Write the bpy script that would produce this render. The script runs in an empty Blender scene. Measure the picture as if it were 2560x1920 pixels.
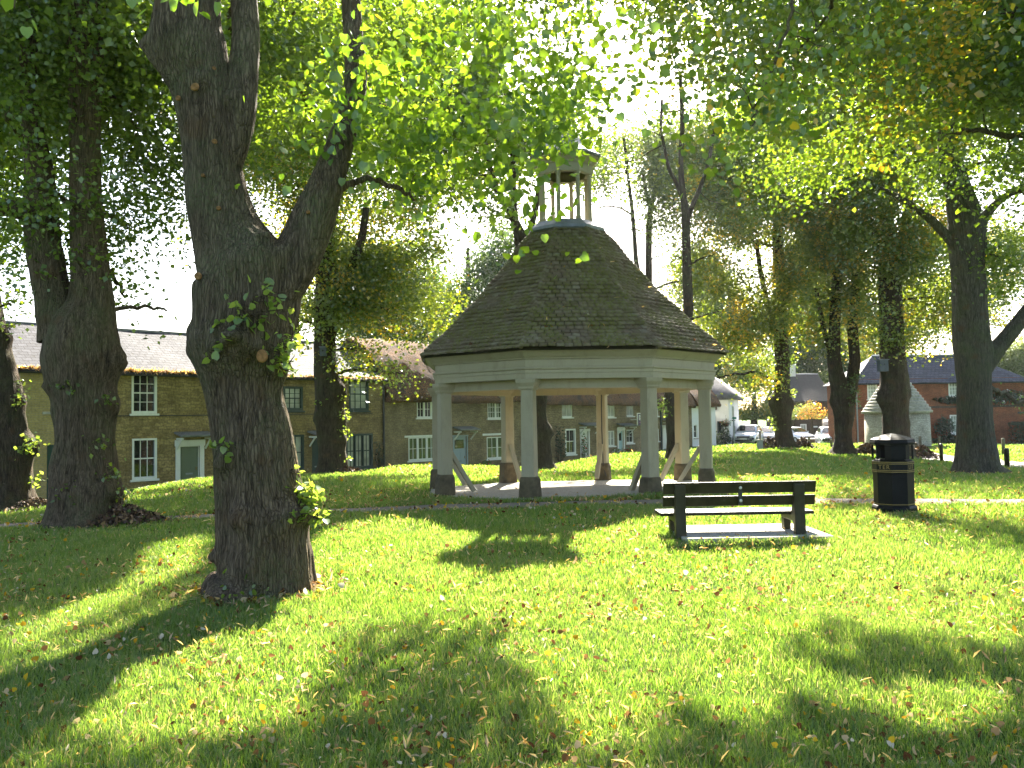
import bpy, bmesh, math, random
import numpy as np
from mathutils import Vector, Matrix
random.seed(7); RNG = np.random.default_rng(7)
R_ = math.radians
scene = bpy.context.scene
COL = scene.collection

# ------------------------------------------------------------------ camera
FPX, PITCH, ROLL, EYE = 2070.0, 0.042, 0.0160, 1.5
CAM = np.array([0, 0, EYE])
_F = np.array([0, math.cos(PITCH), math.sin(PITCH)]); _U0 = np.array([0, -math.sin(PITCH), math.cos(PITCH)]); _R0 = np.array([1., 0, 0])
_RT = _R0 * math.cos(ROLL) - _U0 * math.sin(ROLL); _UP = _U0 * math.cos(ROLL) + _R0 * math.sin(ROLL)
cd = bpy.data.cameras.new('camera'); cam = bpy.data.objects.new('camera', cd); COL.objects.link(cam)
cd.sensor_width = 36; cd.lens = 36 * FPX / 2560; cd.clip_start = 0.05; cd.clip_end = 2000
M = Matrix([[_RT[i], _UP[i], -_F[i], CAM[i]] for i in range(3)] + [[0, 0, 0, 1]])
cam.matrix_world = M; scene.camera = cam

# ------------------------------------------------------------------ sky, sun, exposure
SUN_EL, SUN_AZ = R_(37.5), R_(8)          # azimuth to the right of the view axis (+Y)
SUN = np.array([math.cos(SUN_EL) * math.sin(SUN_AZ), math.cos(SUN_EL) * math.cos(SUN_AZ), math.sin(SUN_EL)])
w = bpy.data.worlds.new('World'); scene.world = w; w.use_nodes = True
nt = w.node_tree; bgn = nt.nodes['Background']
sk = nt.nodes.new('ShaderNodeTexSky'); sk.sky_type = 'NISHITA'; sk.sun_disc = False
sk.sun_elevation = SUN_EL; sk.sun_rotation = SUN_AZ; sk.air_density = 1.0; sk.dust_density = 2.5; sk.ozone_density = 1.0
nt.links.new(sk.outputs[0], bgn.inputs[0]); bgn.inputs[1].default_value = 0.062
sl = bpy.data.lights.new('sun', 'SUN'); sl.energy = 5.0; sl.angle = R_(0.5); sl.color = (1, .93, .80)
so = bpy.data.objects.new('sun', sl); COL.objects.link(so)
so.rotation_euler = Vector(SUN).to_track_quat('Z', 'Y').to_euler()
scene.view_settings.view_transform = 'Standard'; scene.view_settings.look = 'None'
scene.view_settings.exposure = 2.9; scene.view_settings.gamma = 1
cy = scene.cycles
cy.max_bounces = 7; cy.diffuse_bounces = 4; cy.glossy_bounces = 3; cy.transmission_bounces = 4; cy.transparent_max_bounces = 4
cy.use_denoising = True; cy.caustics_reflective = False; cy.caustics_refractive = False
cy.sample_clamp_indirect = 6.0

# ------------------------------------------------------------------ photo geometry helpers
def ray(px, py):
    x, y = px - 1280, py - 960
    c, s = math.cos(ROLL), math.sin(ROLL)
    X, Yd = x * c - y * s, x * s + y * c
    return _R0 * (X / FPX) + _U0 * (-Yd / FPX) + _F
def at(px, py, Y):
    d = ray(px, py); return CAM + d * (Y / d[1])
def mpp(Y): return Y / FPX                                    # metres per photo pixel at depth Y

# ------------------------------------------------------------------ terrain
_ctl = [(-6, 0, 0), (0, 0, 0), (6, 0, 0), (-3, 4, 0), (3, 4, 0), (1, 8, .02), (1.2, 18, 0.0), (-1.5, 17, -.05), (4, 18.5, .02), (1.2, 21, -.1),
        (14, 10, 0.0), (-14, 8, -.15), (-15, 0, 0), (15, 0, 0), (0, -20, 0), (-25, -15, 0), (25, -15, 0)]
for px, py, Y in [(650, 1478, 7.3), (1840, 1347, 9.7), (2235, 1281, 12.0), (212, 1313, 13.3), (40, 1278, 17.9), (825, 1190, 27), (1360, 1176, 30),
                  (1685, 1150, 34), (1960, 1122, 44), (2110, 1137, 38), (2240, 1144, 36), (2450, 1187, 23),
                  (310, 1236, 24), (480, 1222, 27.0), (970, 1185, 33), (1480, 1151, 42), (1700, 1127, 51), (1880, 1112, 60),
                  (2070, 1117, 62), (2300, 1113, 54), (2245, 1114, 50), (2540, 1114, 56), (2200, 1126, 44), (2560, 1178, 26.5)]:
    _ctl.append(tuple(at(px, py, Y)))
for s_, off_ in [(x, o) for x in (-6, 0, 4, 8, 12, 18, 24, 30) for o in (0.0, 2.0)]:
    _ctl.append((-15.3 + .686 * s_ + .728 * off_, 27.5 + .728 * s_ - .686 * off_, -1.22))
for a in range(0, 360, 30):
    for r in (110, 200): _ctl.append((r * math.cos(R_(a)), 30 + r * math.sin(R_(a)), -1.4))
_ctl = np.array(_ctl); _C2 = _ctl[:, :2]
_ker = lambda d2: -np.sqrt(d2 + 2.2 ** 2)
_D2 = ((_C2[:, None] - _C2[None]) ** 2).sum(-1)
_n = len(_ctl); _A = np.zeros((_n + 1, _n + 1)); _A[:_n, :_n] = _ker(_D2) + np.eye(_n) * 0.03 * -1; _A[:_n, _n] = 1; _A[_n, :_n] = 1
_W = np.linalg.solve(_A, np.r_[_ctl[:, 2], 0])
def ground(x, y):
    x = np.asarray(x, float); y = np.asarray(y, float); sh = np.broadcast(x, y).shape
    P = np.stack(np.broadcast_arrays(x, y), -1).reshape(-1, 2); out = np.empty(len(P))
    for i in range(0, len(P), 20000):
        q = P[i:i + 20000]; out[i:i + 20000] = _ker(((q[:, None] - _C2[None]) ** 2).sum(-1)) @ _W[:_n] + _W[_n]
    return out.reshape(sh)
def gz(x, y): return float(ground(x, y))
def gp(px, py):                                                # where the photo ray meets the lawn
    d = ray(px, py); d = d / d[1]; best = None
    for Y in np.arange(3, 110, .25):
        p = CAM + d * Y
        if p[2] <= gz(p[0], p[1]): best = Y; break
    Y = best or 110
    return CAM + d * Y

# ------------------------------------------------------------------ noise
def vnoise(P, seed=0):
    P = np.asarray(P, float); i = np.floor(P).astype(np.int64); f = P - i; f = f * f * (3 - 2 * f)
    def h(a):
        n = (a[..., 0] * 374761393 + a[..., 1] * 668265263 + a[..., 2] * 1274126177 + seed * 974634777) & 0xffffffff
        n = ((n ^ (n >> 13)) * 1274126177) & 0xffffffff
        return ((n ^ (n >> 16)) & 0xffff) / 32767.5 - 1
    r = 0
    for dx in (0, 1):
        for dy in (0, 1):
            for dz in (0, 1):
                wgt = (f[..., 0] if dx else 1 - f[..., 0]) * (f[..., 1] if dy else 1 - f[..., 1]) * (f[..., 2] if dz else 1 - f[..., 2])
                r = r + wgt * h(i + np.array([dx, dy, dz]))
    return r

# ------------------------------------------------------------------ objects
def tag(o, label=None, cat=None, group=None, kind=None):
    if label: o['label'] = label
    if cat: o['category'] = cat
    if group: o['group'] = group
    if kind: o['kind'] = kind
    return o
def empty(name, loc, rz=0.0, label=None, cat=None, group=None):
    o = bpy.data.objects.new(name, None); COL.objects.link(o); o.location = [float(v) for v in loc]; o.rotation_euler = (0, 0, rz)
    o.empty_display_size = .2
    return tag(o, label, cat, group)
class MB:
    def __init__(s): s.v = []; s.f = []
    def add(s, vs, fs):
        n = len(s.v); s.v += [tuple(float(c) for c in v) for v in vs]; s.f += [tuple(i + n for i in f) for f in fs]; return s
    def box(s, x0, x1, y0, y1, z0, z1):
        return s.add([(x0, y0, z0), (x1, y0, z0), (x1, y1, z0), (x0, y1, z0), (x0, y0, z1), (x1, y0, z1), (x1, y1, z1), (x0, y1, z1)],
                     [(0, 3, 2, 1), (4, 5, 6, 7), (0, 1, 5, 4), (1, 2, 6, 5), (2, 3, 7, 6), (3, 0, 4, 7)])
    def bar(s, a, b, w, t, up=(0, 0, 1)):                        # box along a-b
        a = Vector(a); b = Vector(b); d = (b - a).normalized(); u = d.cross(Vector(up)).normalized(); n = u.cross(d)
        vs = [p + u * (w / 2 * i) + n * (t / 2 * j) for p in (a, b) for i, j in ((-1, -1), (1, -1), (1, 1), (-1, 1))]
        return s.add(vs, [(3, 2, 1, 0), (4, 5, 6, 7), (0, 1, 5, 4), (1, 2, 6, 5), (2, 3, 7, 6), (3, 0, 4, 7)])
    def rings(s, rs, cap=True, close=True):                      # list of equal length vertex rings
        n = len(rs[0]); base = len(s.v); vs = [v for r in rs for v in r]; fs = []
        for i in range(len(rs) - 1):
            for j in range(n if close else n - 1):
                k = (j + 1) % n; fs.append((i * n + j, i * n + k, (i + 1) * n + k, (i + 1) * n + j))
        if cap: fs += [tuple(range(n))[::-1], tuple(range((len(rs) - 1) * n, len(rs) * n))]
        return s.add(vs, fs)
    def lathe(s, prof, n=16, c=(0, 0), sx=1, rot=0, cap=True):   # prof: (r, z)
        return s.rings([[(c[0] + r * sx * math.cos(rot + 2 * math.pi * k / n), c[1] + r * math.sin(rot + 2 * math.pi * k / n), z) for k in range(n)] for r, z in prof], cap)
    def tube(s, pts, rad, n=8):
        pts = [Vector(p) for p in pts]; rs = []
        for i, p in enumerate(pts):
            d = (pts[min(i + 1, len(pts) - 1)] - pts[max(i - 1, 0)]).normalized()
            a = Vector((0, 1, 0)) if abs(d.y) < .9 else Vector((1, 0, 0)); u = d.cross(a).normalized(); v = d.cross(u)
            r = rad[i] if hasattr(rad, '__len__') else rad
            rs.append([p + (u * math.cos(2 * math.pi * k / n) + v * math.sin(2 * math.pi * k / n)) * r for k in range(n)])
        return s.rings(rs)
    def build(s, name, mat, parent=None, smooth=False, bevel=0):
        me = bpy.data.meshes.new(name); me.from_pydata(s.v, [], s.f)
        bm = bmesh.new(); bm.from_mesh(me); bmesh.ops.recalc_face_normals(bm, faces=bm.faces); bm.to_mesh(me); bm.free()
        if smooth: me.polygons.foreach_set('use_smooth', [True] * len(me.polygons))
        me.materials.append(mat); o = bpy.data.objects.new(name, me); COL.objects.link(o)
        if parent: o.parent = parent
        if bevel:
            m = o.modifiers.new('bevel', 'BEVEL'); m.width = bevel; m.segments = 2; m.limit_method = 'ANGLE'
        return o
def np_mesh(name, V, faces, mat, parent=None, smooth=False):     # faces: list of (F,k) index arrays
    me = bpy.data.meshes.new(name); V = np.ascontiguousarray(V, np.float32)
    me.vertices.add(len(V)); me.vertices.foreach_set('co', V.ravel())
    tot = np.concatenate([np.full(len(f), f.shape[1], np.int32) for f in faces]); idx = np.concatenate([f.ravel() for f in faces]).astype(np.int32)
    me.loops.add(len(idx)); me.loops.foreach_set('vertex_index', idx)
    me.polygons.add(len(tot)); me.polygons.foreach_set('loop_start', np.r_[0, np.cumsum(tot)[:-1]].astype(np.int32))
    try: me.polygons.foreach_set('loop_total', tot)
    except Exception: pass
    if smooth: me.polygons.foreach_set('use_smooth', np.ones(len(tot), bool))
    me.update(calc_edges=True); me.validate()
    for m in (mat if isinstance(mat, (list, tuple)) else [mat]): me.materials.append(m)
    o = bpy.data.objects.new(name, me); COL.objects.link(o)
    if parent: o.parent = parent
    return o

# ------------------------------------------------------------------ materials
class NT:
    def __init__(s, name):
        s.m = bpy.data.materials.new(name); s.m.use_nodes = True; s.t = s.m.node_tree; s.N = s.t.nodes; s.L = s.t.links
        s.N.clear(); s.out = s.N.new('ShaderNodeOutputMaterial')
    def n(s, t, **k):
        q = s.N.new('ShaderNode' + t)
        for a, b in k.items():
            if a.startswith('_'): q.inputs[a[1:].replace('_', ' ')].default_value = b
            else: setattr(q, a, b)
        return q
    def l(s, a, b): s.L.new(a, b)
    def coord(s, kind='Object'): return s.n('TexCoord').outputs[kind]
    def noise(s, vec, scale, detail=4, rough=.55, dist=0):
        q = s.n('TexNoise'); q.inputs['Scale'].default_value = scale; q.inputs['Detail'].default_value = detail; q.inputs['Roughness'].default_value = rough; q.inputs['Distortion'].default_value = dist
        if vec: s.l(vec, q.inputs['Vector'])
        return q.outputs['Fac']
    def map(s, vec, sc=(1, 1, 1), rot=(0, 0, 0)):
        q = s.n('Mapping'); q.inputs['Scale'].default_value = sc; q.inputs['Rotation'].default_value = rot; s.l(vec, q.inputs['Vector']); return q.outputs[0]
    def ramp(s, fac, stops, interp='LINEAR'):
        q = s.n('ValToRGB'); q.color_ramp.interpolation = interp; e = q.color_ramp.elements
        while len(e) < len(stops): e.new(.5)
        for i, (p, c) in enumerate(stops): e[i].position = p; e[i].color = (*c, 1) if len(c) == 3 else c
        s.l(fac, q.inputs[0]); return q.outputs[0]
    def mix(s, fac, a, b, mode='MIX'):
        q = s.n('Mix', data_type='RGBA', blend_type=mode)
        for i, v in ((0, fac), (6, a), (7, b)):
            if isinstance(v, (int, float)): q.inputs[i].default_value = v
            elif isinstance(v, tuple): q.inputs[i].default_value = (*v, 1)
            else: s.l(v, q.inputs[i])
        return q.outputs[2]
    def math(s, op, a, b=0.0, c=None, clamp=False):
        q = s.n('Math', operation=op, use_clamp=clamp)
        for i, v in ((0, a), (1, b)) + (((2, c),) if c is not None else ()):
            if isinstance(v, (int, float)): q.inputs[i].default_value = v
            else: s.l(v, q.inputs[i])
        return q.outputs[0]
    def bump(s, h, strength=.3, dist=.02, nrm=None):
        q = s.n('Bump'); q.inputs['Strength'].default_value = strength; q.inputs['Distance'].default_value = dist; s.l(h, q.inputs['Height'])
        if nrm: s.l(nrm, q.inputs['Normal'])
        return q.outputs[0]
    def pbr(s, col, rough=.6, metal=0, nrm=None, spec=.5, **k):
        q = s.n('BsdfPrincipled'); q.inputs['Metallic'].default_value = metal; q.inputs['Specular IOR Level'].default_value = spec
        if isinstance(col, tuple): q.inputs['Base Color'].default_value = (*col, 1)
        else: s.l(col, q.inputs['Base Color'])
        if isinstance(rough, (int, float)): q.inputs['Roughness'].default_value = rough
        else: s.l(rough, q.inputs['Roughness'])
        if nrm: s.l(nrm, q.inputs['Normal'])
        s.l(q.outputs[0], s.out.inputs[0]); return s.m

def m_plain(name, c, rough=.6, metal=0, var=.25, scale=6, bump=.15, spec=.4):
    t = NT(name); co = t.coord(); n = t.noise(co, scale, 6, .65)
    dark = tuple(v * (1 - var) for v in c); lite = tuple(min(1, v * (1 + var * .6)) for v in c)
    return t.pbr(t.ramp(n, [(.3, dark), (.7, lite)]), rough, metal, t.bump(t.noise(co, scale * 9, 3), bump, .01), spec)
def m_paint(name, c, dirt=(.16, .14, .09), amt=.5, rough=.55):
    t = NT(name); co = t.coord()
    n = t.noise(t.map(co, (1, 1, .35)), 5, 8, .7); n2 = t.noise(co, 38, 4, .6)
    f = t.math('MULTIPLY', t.ramp(n, [(.5, (0, 0, 0)), (.78, (1, 1, 1))]), amt)
    base = t.mix(n2, tuple(v * .9 for v in c), c)
    fl = t.ramp(t.noise(t.map(co, (9, 9, 2)), 6, 3), [(.66, (0, 0, 0)), (.7, (1, 1, 1))])
    c1 = t.mix(f, base, dirt); c2 = t.mix(t.math('MULTIPLY', fl, amt * .5), c1, (.2, .17, .12))
    return t.pbr(c2, rough, 0, t.bump(n2, .15, .01), .35)
def brickvec(t):
    sx = t.n('SeparateXYZ'); t.l(t.coord(), sx.inputs[0]); cx = t.n('CombineXYZ')
    t.l(t.math('ADD', sx.outputs[0], sx.outputs[1]), cx.inputs[0]); t.l(sx.outputs[2], cx.inputs[1]); return cx.outputs[0]
def m_brick(name, c1, c2, mortar, bw, bh, ms=.012, var=.5, dirt=.3, bump=.5, wob=.0):
    t = NT(name); v = brickvec(t)
    if wob:
        nn = t.n('TexNoise'); nn.inputs['Scale'].default_value = 2.2; nn.inputs['Detail'].default_value = 3; t.l(v, nn.inputs['Vector'])
        ad = t.n('VectorMath', operation='MULTIPLY_ADD'); t.l(nn.outputs['Color'], ad.inputs[0]); ad.inputs[1].default_value = (wob, wob, 0); t.l(v, ad.inputs[2]); v = ad.outputs[0]
    b = t.n('TexBrick'); t.l(v, b.inputs['Vector'])
    b.inputs['Scale'].default_value = 1; b.inputs['Brick Width'].default_value = bw; b.inputs['Row Height'].default_value = bh; b.inputs['Mortar Size'].default_value = ms
    b.inputs['Color1'].default_value = (*c1, 1); b.inputs['Color2'].default_value = (*c2, 1); b.inputs['Mortar'].default_value = (*mortar, 1); b.inputs['Bias'].default_value = 0; b.inputs['Mortar Smooth'].default_value = .3
    co = t.coord(); n = t.noise(co, 1.3, 7, .7); n2 = t.noise(co, 14, 5, .6)
    dk = t.ramp(n, [(.35, (1 - dirt,) * 3), (.65, (1.12,) * 3)]); dk2 = t.ramp(n2, [(.3, (1 - var,) * 3), (.7, (1.2,) * 3)])
    c = t.mix(1.0, t.mix(1.0, b.outputs['Color'], dk, 'MULTIPLY'), dk2, 'MULTIPLY')
    h = t.math('ADD', t.math('MULTIPLY', b.outputs['Fac'], -1.0), t.math('MULTIPLY', n2, .6))
    return t.pbr(c, .9, 0, t.bump(h, bump, .015), .2)
def m_slate(name, c, lichen=(.3, .28, .2), amt=.3, rw=.28, rh=.2, rough=.45):
    t = NT(name); sx = t.n('SeparateXYZ'); t.l(t.coord(), sx.inputs[0]); cx = t.n('CombineXYZ')
    t.l(sx.outputs[0], cx.inputs[0]); t.l(sx.outputs[1], cx.inputs[1])
    b = t.n('TexBrick'); t.l(cx.outputs[0], b.inputs['Vector']); b.inputs['Scale'].default_value = 1; b.inputs['Brick Width'].default_value = rw; b.inputs['Row Height'].default_value = rh
    b.inputs['Mortar Size'].default_value = .012; b.inputs['Color1'].default_value = (*[v * .75 for v in c], 1); b.inputs['Color2'].default_value = (*[v * 1.25 for v in c], 1); b.inputs['Mortar'].default_value = (*[v * .25 for v in c], 1)
    co = t.coord(); n = t.noise(co, 7, 4, .6)
    f = t.math('MULTIPLY', t.ramp(n, [(.54, (0, 0, 0)), (.68, (1, 1, 1))]), amt)
    wv = t.n('TexWave', wave_type='BANDS', bands_direction='Y', wave_profile='SAW'); wv.inputs['Scale'].default_value = .314 / rh; t.l(cx.outputs[0], wv.inputs['Vector'])
    h = t.math('ADD', t.math('MULTIPLY', b.outputs['Fac'], -.6), t.math('ADD', t.math('MULTIPLY', wv.outputs['Fac'], -1), t.math('MULTIPLY', t.noise(co, 9, 3), .8)))
    return t.pbr(t.mix(f, b.outputs['Color'], lichen), rough, 0, t.bump(h, .7, .03), .2)
def m_thatch():
    t = NT('thatch'); co = t.coord(); n = t.noise(t.map(co, (30, 4, 4)), 2, 6, .7); n2 = t.noise(co, 1.6, 5, .6); n3 = t.noise(co, 34, 3, .7)
    c = t.ramp(n, [(.25, (.022, .017, .014)), (.75, (.085, .066, .052))])
    lit = t.math('MULTIPLY', t.ramp(n3, [(.5, (0, 0, 0)), (.57, (1, 1, 1))]), t.ramp(n2, [(.36, (0, 0, 0)), (.52, (1, 1, 1))]))
    c = t.mix(lit, c, t.ramp(t.noise(co, 60, 2), [(.35, (.16, .05, .02)), (.65, (.40, .22, .09))]))
    return t.pbr(c, .95, 0, t.bump(t.math('ADD', n, n3), .8, .04), .1)
def m_bark(name, c1=(.050, .035, .021), c2=(.225, .165, .104), moss=.5, scale=1.0):
    t = NT(name); co = t.coord(); st = t.map(co, (22 * scale, 22 * scale, 2.8 * scale))
    n = t.noise(st, 1, 8, .72, .8); v = t.n('TexVoronoi', feature='DISTANCE_TO_EDGE'); v.inputs['Scale'].default_value = 1.2; dn = t.n('TexNoise'); dn.inputs['Scale'].default_value = 5; dn.inputs['Detail'].default_value = 5; t.l(co, dn.inputs['Vector'])
    wv = t.n('VectorMath', operation='MULTIPLY_ADD'); t.l(dn.outputs['Color'], wv.inputs[0]); wv.inputs[1].default_value = (.07, .07, .12); t.l(co, wv.inputs[2])
    t.l(t.map(wv.outputs[0], (34 * scale, 34 * scale, 3.6 * scale)), v.inputs['Vector'])
    cr = t.ramp(v.outputs['Distance'], [(.0, (.25, .25, .25)), (.16, (1, 1, 1))])
    col = t.mix(1.0, t.ramp(n, [(.33, c1), (.66, c2)]), t.mix(.48, (1., 1., 1.), cr), 'MULTIPLY')
    big = t.noise(co, 1.7, 5, .6); fine = t.noise(co, 40, 4, .7)
    f = t.math('MULTIPLY', t.math('MULTIPLY', t.ramp(big, [(.45, (0, 0, 0)), (.65, (1, 1, 1))]), t.ramp(fine, [(.35, (0, 0, 0)), (.6, (1, 1, 1))])), moss)
    col = t.mix(f, col, (.12, .15, .055))
    warm = t.math('MULTIPLY', t.ramp(t.noise(co, 2.9, 3), [(.58, (0, 0, 0)), (.72, (1, 1, 1))]), .5)
    col = t.mix(warm, col, (.13, .075, .035))
    return t.pbr(col, .92, 0, t.bump(t.math('ADD', t.math('MULTIPLY', n, .7), t.math('MULTIPLY', cr, .45)), 1., .05), .15)
def m_leaf(name, g1, g2, gold=.1, golds=((.34, .20, .012), (.46, .36, .025)), trans=2.1, mixf=.55, nscale=.55, gloss=.07):
    t = NT(name); gi = t.n('NewGeometry'); rnd = gi.outputs['Random Per Island']; co = t.coord()
    g = t.ramp(rnd, [(0, g1), (1, g2)])
    nz = t.noise(co, nscale, 2, .5)
    f = t.math('ADD', nz, t.math('MULTIPLY', t.math('SUBTRACT', rnd, .5), .22))
    gold_f = t.ramp(f, [(1 - gold - .06, (0, 0, 0)), (1 - gold + .06, (1, 1, 1))])
    gc = t.ramp(t.math('FRACT', t.math('MULTIPLY', rnd, 7.31)), [(0, golds[0]), (1, golds[1])])
    c = t.mix(gold_f, g, gc)
    d = t.n('BsdfDiffuse'); t.l(c, d.inputs[0])
    tr = t.n('BsdfTranslucent'); t.l(t.mix(1.0, c, (trans * 1.08, trans, trans * .5), 'MULTIPLY'), tr.inputs[0])
    m = t.n('MixShader'); m.inputs[0].default_value = mixf; t.l(d.outputs[0], m.inputs[1]); t.l(tr.outputs[0], m.inputs[2])
    gl = t.n('BsdfGlossy'); gl.inputs['Roughness'].default_value = .38; gl.inputs[0].default_value = (.9, .95, 1, 1)
    m2 = t.n('MixShader'); m2.inputs[0].default_value = gloss; t.l(m.outputs[0], m2.inputs[1]); t.l(gl.outputs[0], m2.inputs[2])
    t.l(m2.outputs[0], t.out.inputs[0]); return t.m
def m_glass(name, c=(.012, .016, .014), rough=.04, spec=.6):
    t = NT(name); co = t.coord(); n = t.noise(co, 1.4, 2)
    return t.pbr(t.ramp(n, [(.3, tuple(v * .6 for v in c)), (.7, tuple(v * 1.5 for v in c))]), rough, 0, t.bump(n, .06, .05), spec)

# bark, leaves, stone, paint ...
BARK = m_bark('lime_bark'); BARK_D = m_bark('dark_bark', (.032, .023, .016), (.115, .085, .056), .35, .8); BARK_G = m_bark('grey_bark', (.05, .045, .033), (.17, .15, .11), .55, .9)
LEAF_G = m_leaf('leaf_green', (.05, .095, .008), (.14, .21, .018), .20)
LEAF_Y = m_leaf('leaf_turning', (.06, .105, .009), (.17, .21, .02), .36)
LEAF_D = m_leaf('leaf_dark', (.03, .065, .014), (.08, .13, .025), .22, nscale=.3)
LEAF_N = m_leaf('leaf_near', (.06, .125, .010), (.15, .24, .02), .22, nscale=1.1, gloss=.05)
LEAF_F = m_leaf('leaf_far', (.06, .09, .03), (.12, .16, .05), .25, nscale=.2)
LEAF_S = m_leaf('leaf_sprout', (.10, .17, .03), (.22, .28, .06), .15, gloss=.05)
SHRUB = m_leaf('shrub_leaf', (.04, .08, .02), (.10, .15, .03), .12)
HEDGE = m_leaf('hedge_leaf', (.015, .03, .012), (.035, .06, .02), .02)
STONE_A = m_brick('yellow_brick', (.42, .32, .13), (.35, .265, .11), (.30, .25, .15), .23, .075, .008, .25, .2)
STONE_B = m_brick('rubble_stone', (.46, .345, .14), (.28, .20, .085), (.27, .21, .10), .30, .115, .012, .55, .4, .8, .22)
STONE_C = m_brick('dark_rubble_stone', (.35, .26, .11), (.25, .18, .085), (.23, .18, .09), .30, .11, .014, .5, .4, .8, .14)
STONE_D = m_brick('cottage_stone', (.34, .265, .13), (.24, .18, .095), (.26, .21, .12), .26, .10, .02, .5, .4, .9, .2)
BRICK_R = m_brick('red_brick', (.30, .088, .034), (.21, .062, .027), (.22, .13, .08), .23, .075, .01, .4, .3)
BRICK_N = m_brick('brown_brick', (.10, .07, .05), (.075, .055, .04), (.09, .075, .06), .23, .075, .01, .4, .2)
LOCKST = m_brick('limewashed_stone', (.52, .48, .38), (.40, .36, .28), (.36, .33, .26), .26, .095, .02, .45, .3, .9, .2)
LOCKRF = m_plain('stone_roof', (.30, .28, .23), .9, 0, .5, 5, .9)
RENDER_W = m_paint('white_render', (.74, .74, .72), (.4, .4, .36), .25, .8)
SLATE = m_slate('roof_slate', (.055, .055, .063), (.02, .018, .012), .75, .28, .2, .85)
SLATE_R = m_slate('roof_slate_blue', (.05, .054, .07), (.16, .16, .16), .25, .28, .2, .75)
THATCH = m_thatch()
PAINT = m_paint('aged_cream_paint', (.36, .315, .205), (.15, .12, .07)); WPAINT = m_paint('white_paint', (.76, .76, .70), (.35, .33, .27), .3); GPAINT = m_paint('dark_green_paint', (.03, .05, .045), (.02, .03, .03), .2)
LEAD = m_plain('lead', (.20, .21, .23), .5, .35, .35, 5, .1)
POSTSTONE = m_plain('ironstone', (.115, .09, .05), .95, 0, .55, 5, .6)
GLASS = m_glass('window_glass'); GLASS_P = m_glass('window_glass_blind', (.30, .32, .27), .25); GLASS_G = m_glass('window_glass_green', (.05, .075, .03), .08)
BLACK = m_plain('black_iron', (.018, .018, .02), .38, 0, .3, 5, .05, .5)
BINP = m_plain('bin_black_plastic', (.009, .009, .009), .5, 0, .4, 5, .08, .12)
GOLD = m_plain('gold_lettering', (.26, .185, .055), .45, .2, .2, 9, .05)
DARKWOOD = m_plain('dark_stained_wood', (.034, .030, .013), .42, 0, .5, 7, .4, .22)
GREYWOOD = m_plain('weathered_oak', (.15, .13, .085), .9, 0, .5, 8, .5)
CONC = m_plain('concrete', (.42, .39, .33), .9, 0, .3, 3, .3)
IRONGREY = m_plain('grey_metal', (.25, .27, .28), .5, .3, .2, 5, .1)
TERRA = m_plain('terracotta', (.32, .13, .07), .85, 0, .3, 6, .2)
DOOR_G = m_paint('door_green', (.018, .06, .048), (.02, .04, .03), .2, .4); DOOR_O = m_paint('door_sage', (.13, .165, .105), (.1, .12, .08), .2, .45)
DOOR_B = m_paint('door_blue_grey', (.30, .37, .38), (.2, .25, .25), .2, .5); DOOR_L = m_paint('door_pale_blue', (.36, .52, .54), (.3, .4, .4), .2, .45)
def m_car(name, c, rough=.22, metal=.5):
    t = NT(name); n = t.noise(t.coord(), 300, 2); q = t.pbr(t.mix(n, tuple(v * .92 for v in c), c), rough, metal)
    p = [x for x in t.N if x.type == 'BSDF_PRINCIPLED'][0]; p.inputs['Coat Weight'].default_value = .8; p.inputs['Coat Roughness'].default_value = .06; return q
SILVER = m_car('silver_car_paint', (.55, .58, .64), .2, .15); CARWHITE = m_car('white_car_paint', (.62, .66, .72), .25, .1); CARDARK = m_car('dark_car_paint', (.03, .035, .05)); BEIGE = m_car('beige_van_paint', (.52, .45, .38), .4, 0)
TYRE = m_plain('tyre_rubber', (.02, .02, .02), .85); ALLOY = m_plain('alloy', (.5, .5, .5), .35, .8); LAMP = m_plain('headlamp_glass', (.65, .68, .7), .12, .3)
PLATE = m_plain('number_plate', (.7, .7, .66), .5)

# ------------------------------------------------------------------ ground, paths, road
def axis(lo, hi, step, far):
    a = np.arange(lo, hi + 1e-6, step); g = [hi]; s = step
    while g[-1] < far: s *= 1.45; g.append(g[-1] + s)
    h = [lo]; s = step
    while h[-1] > -far: s *= 1.45; h.append(h[-1] - s)
    return np.r_[np.array(h[1:])[::-1], a, np.array(g[1:])]
gx_, gy_ = axis(-26, 34, .4, 900), axis(0, 66, .4, 900)
XX, YY = np.meshgrid(gx_, gy_, indexing='ij'); ZZ = ground(XX, YY)
ZZ = ZZ + .02 * vnoise(np.stack([XX * .9, YY * .9, XX * 0], -1), 3) * (YY > 2)
_V = np.stack([XX, YY, ZZ], -1).reshape(-1, 3); _i = np.arange(len(_V)).reshape(XX.shape)
_f = np.stack([_i[:-1, :-1], _i[1:, :-1], _i[1:, 1:], _i[:-1, 1:]], -1).reshape(-1, 4)
t = NT('lawn_soil'); co = t.coord(); n1 = t.noise(co, .35, 5, .6); n2 = t.noise(co, 9, 6, .7); n3 = t.noise(co, 45, 3, .7)
c = t.ramp(n2, [(.3, (.035, .075, .012)), (.7, (.085, .15, .024))])
c = t.mix(t.math('MULTIPLY', t.ramp(n1, [(.5, (0, 0, 0)), (.7, (1, 1, 1))]), .35), c, (.13, .13, .035))
c = t.mix(t.math('MULTIPLY', t.ramp(n3, [(.62, (0, 0, 0)), (.68, (1, 1, 1))]), .35), c, (.24, .15, .05))
LAWN = t.pbr(c, .95, 0, t.bump(t.math('ADD', n2, n3), 1., .06), .1)
lawn = np_mesh('ground', _V, [_f], LAWN, None, True); tag(lawn, kind='structure')
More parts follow.
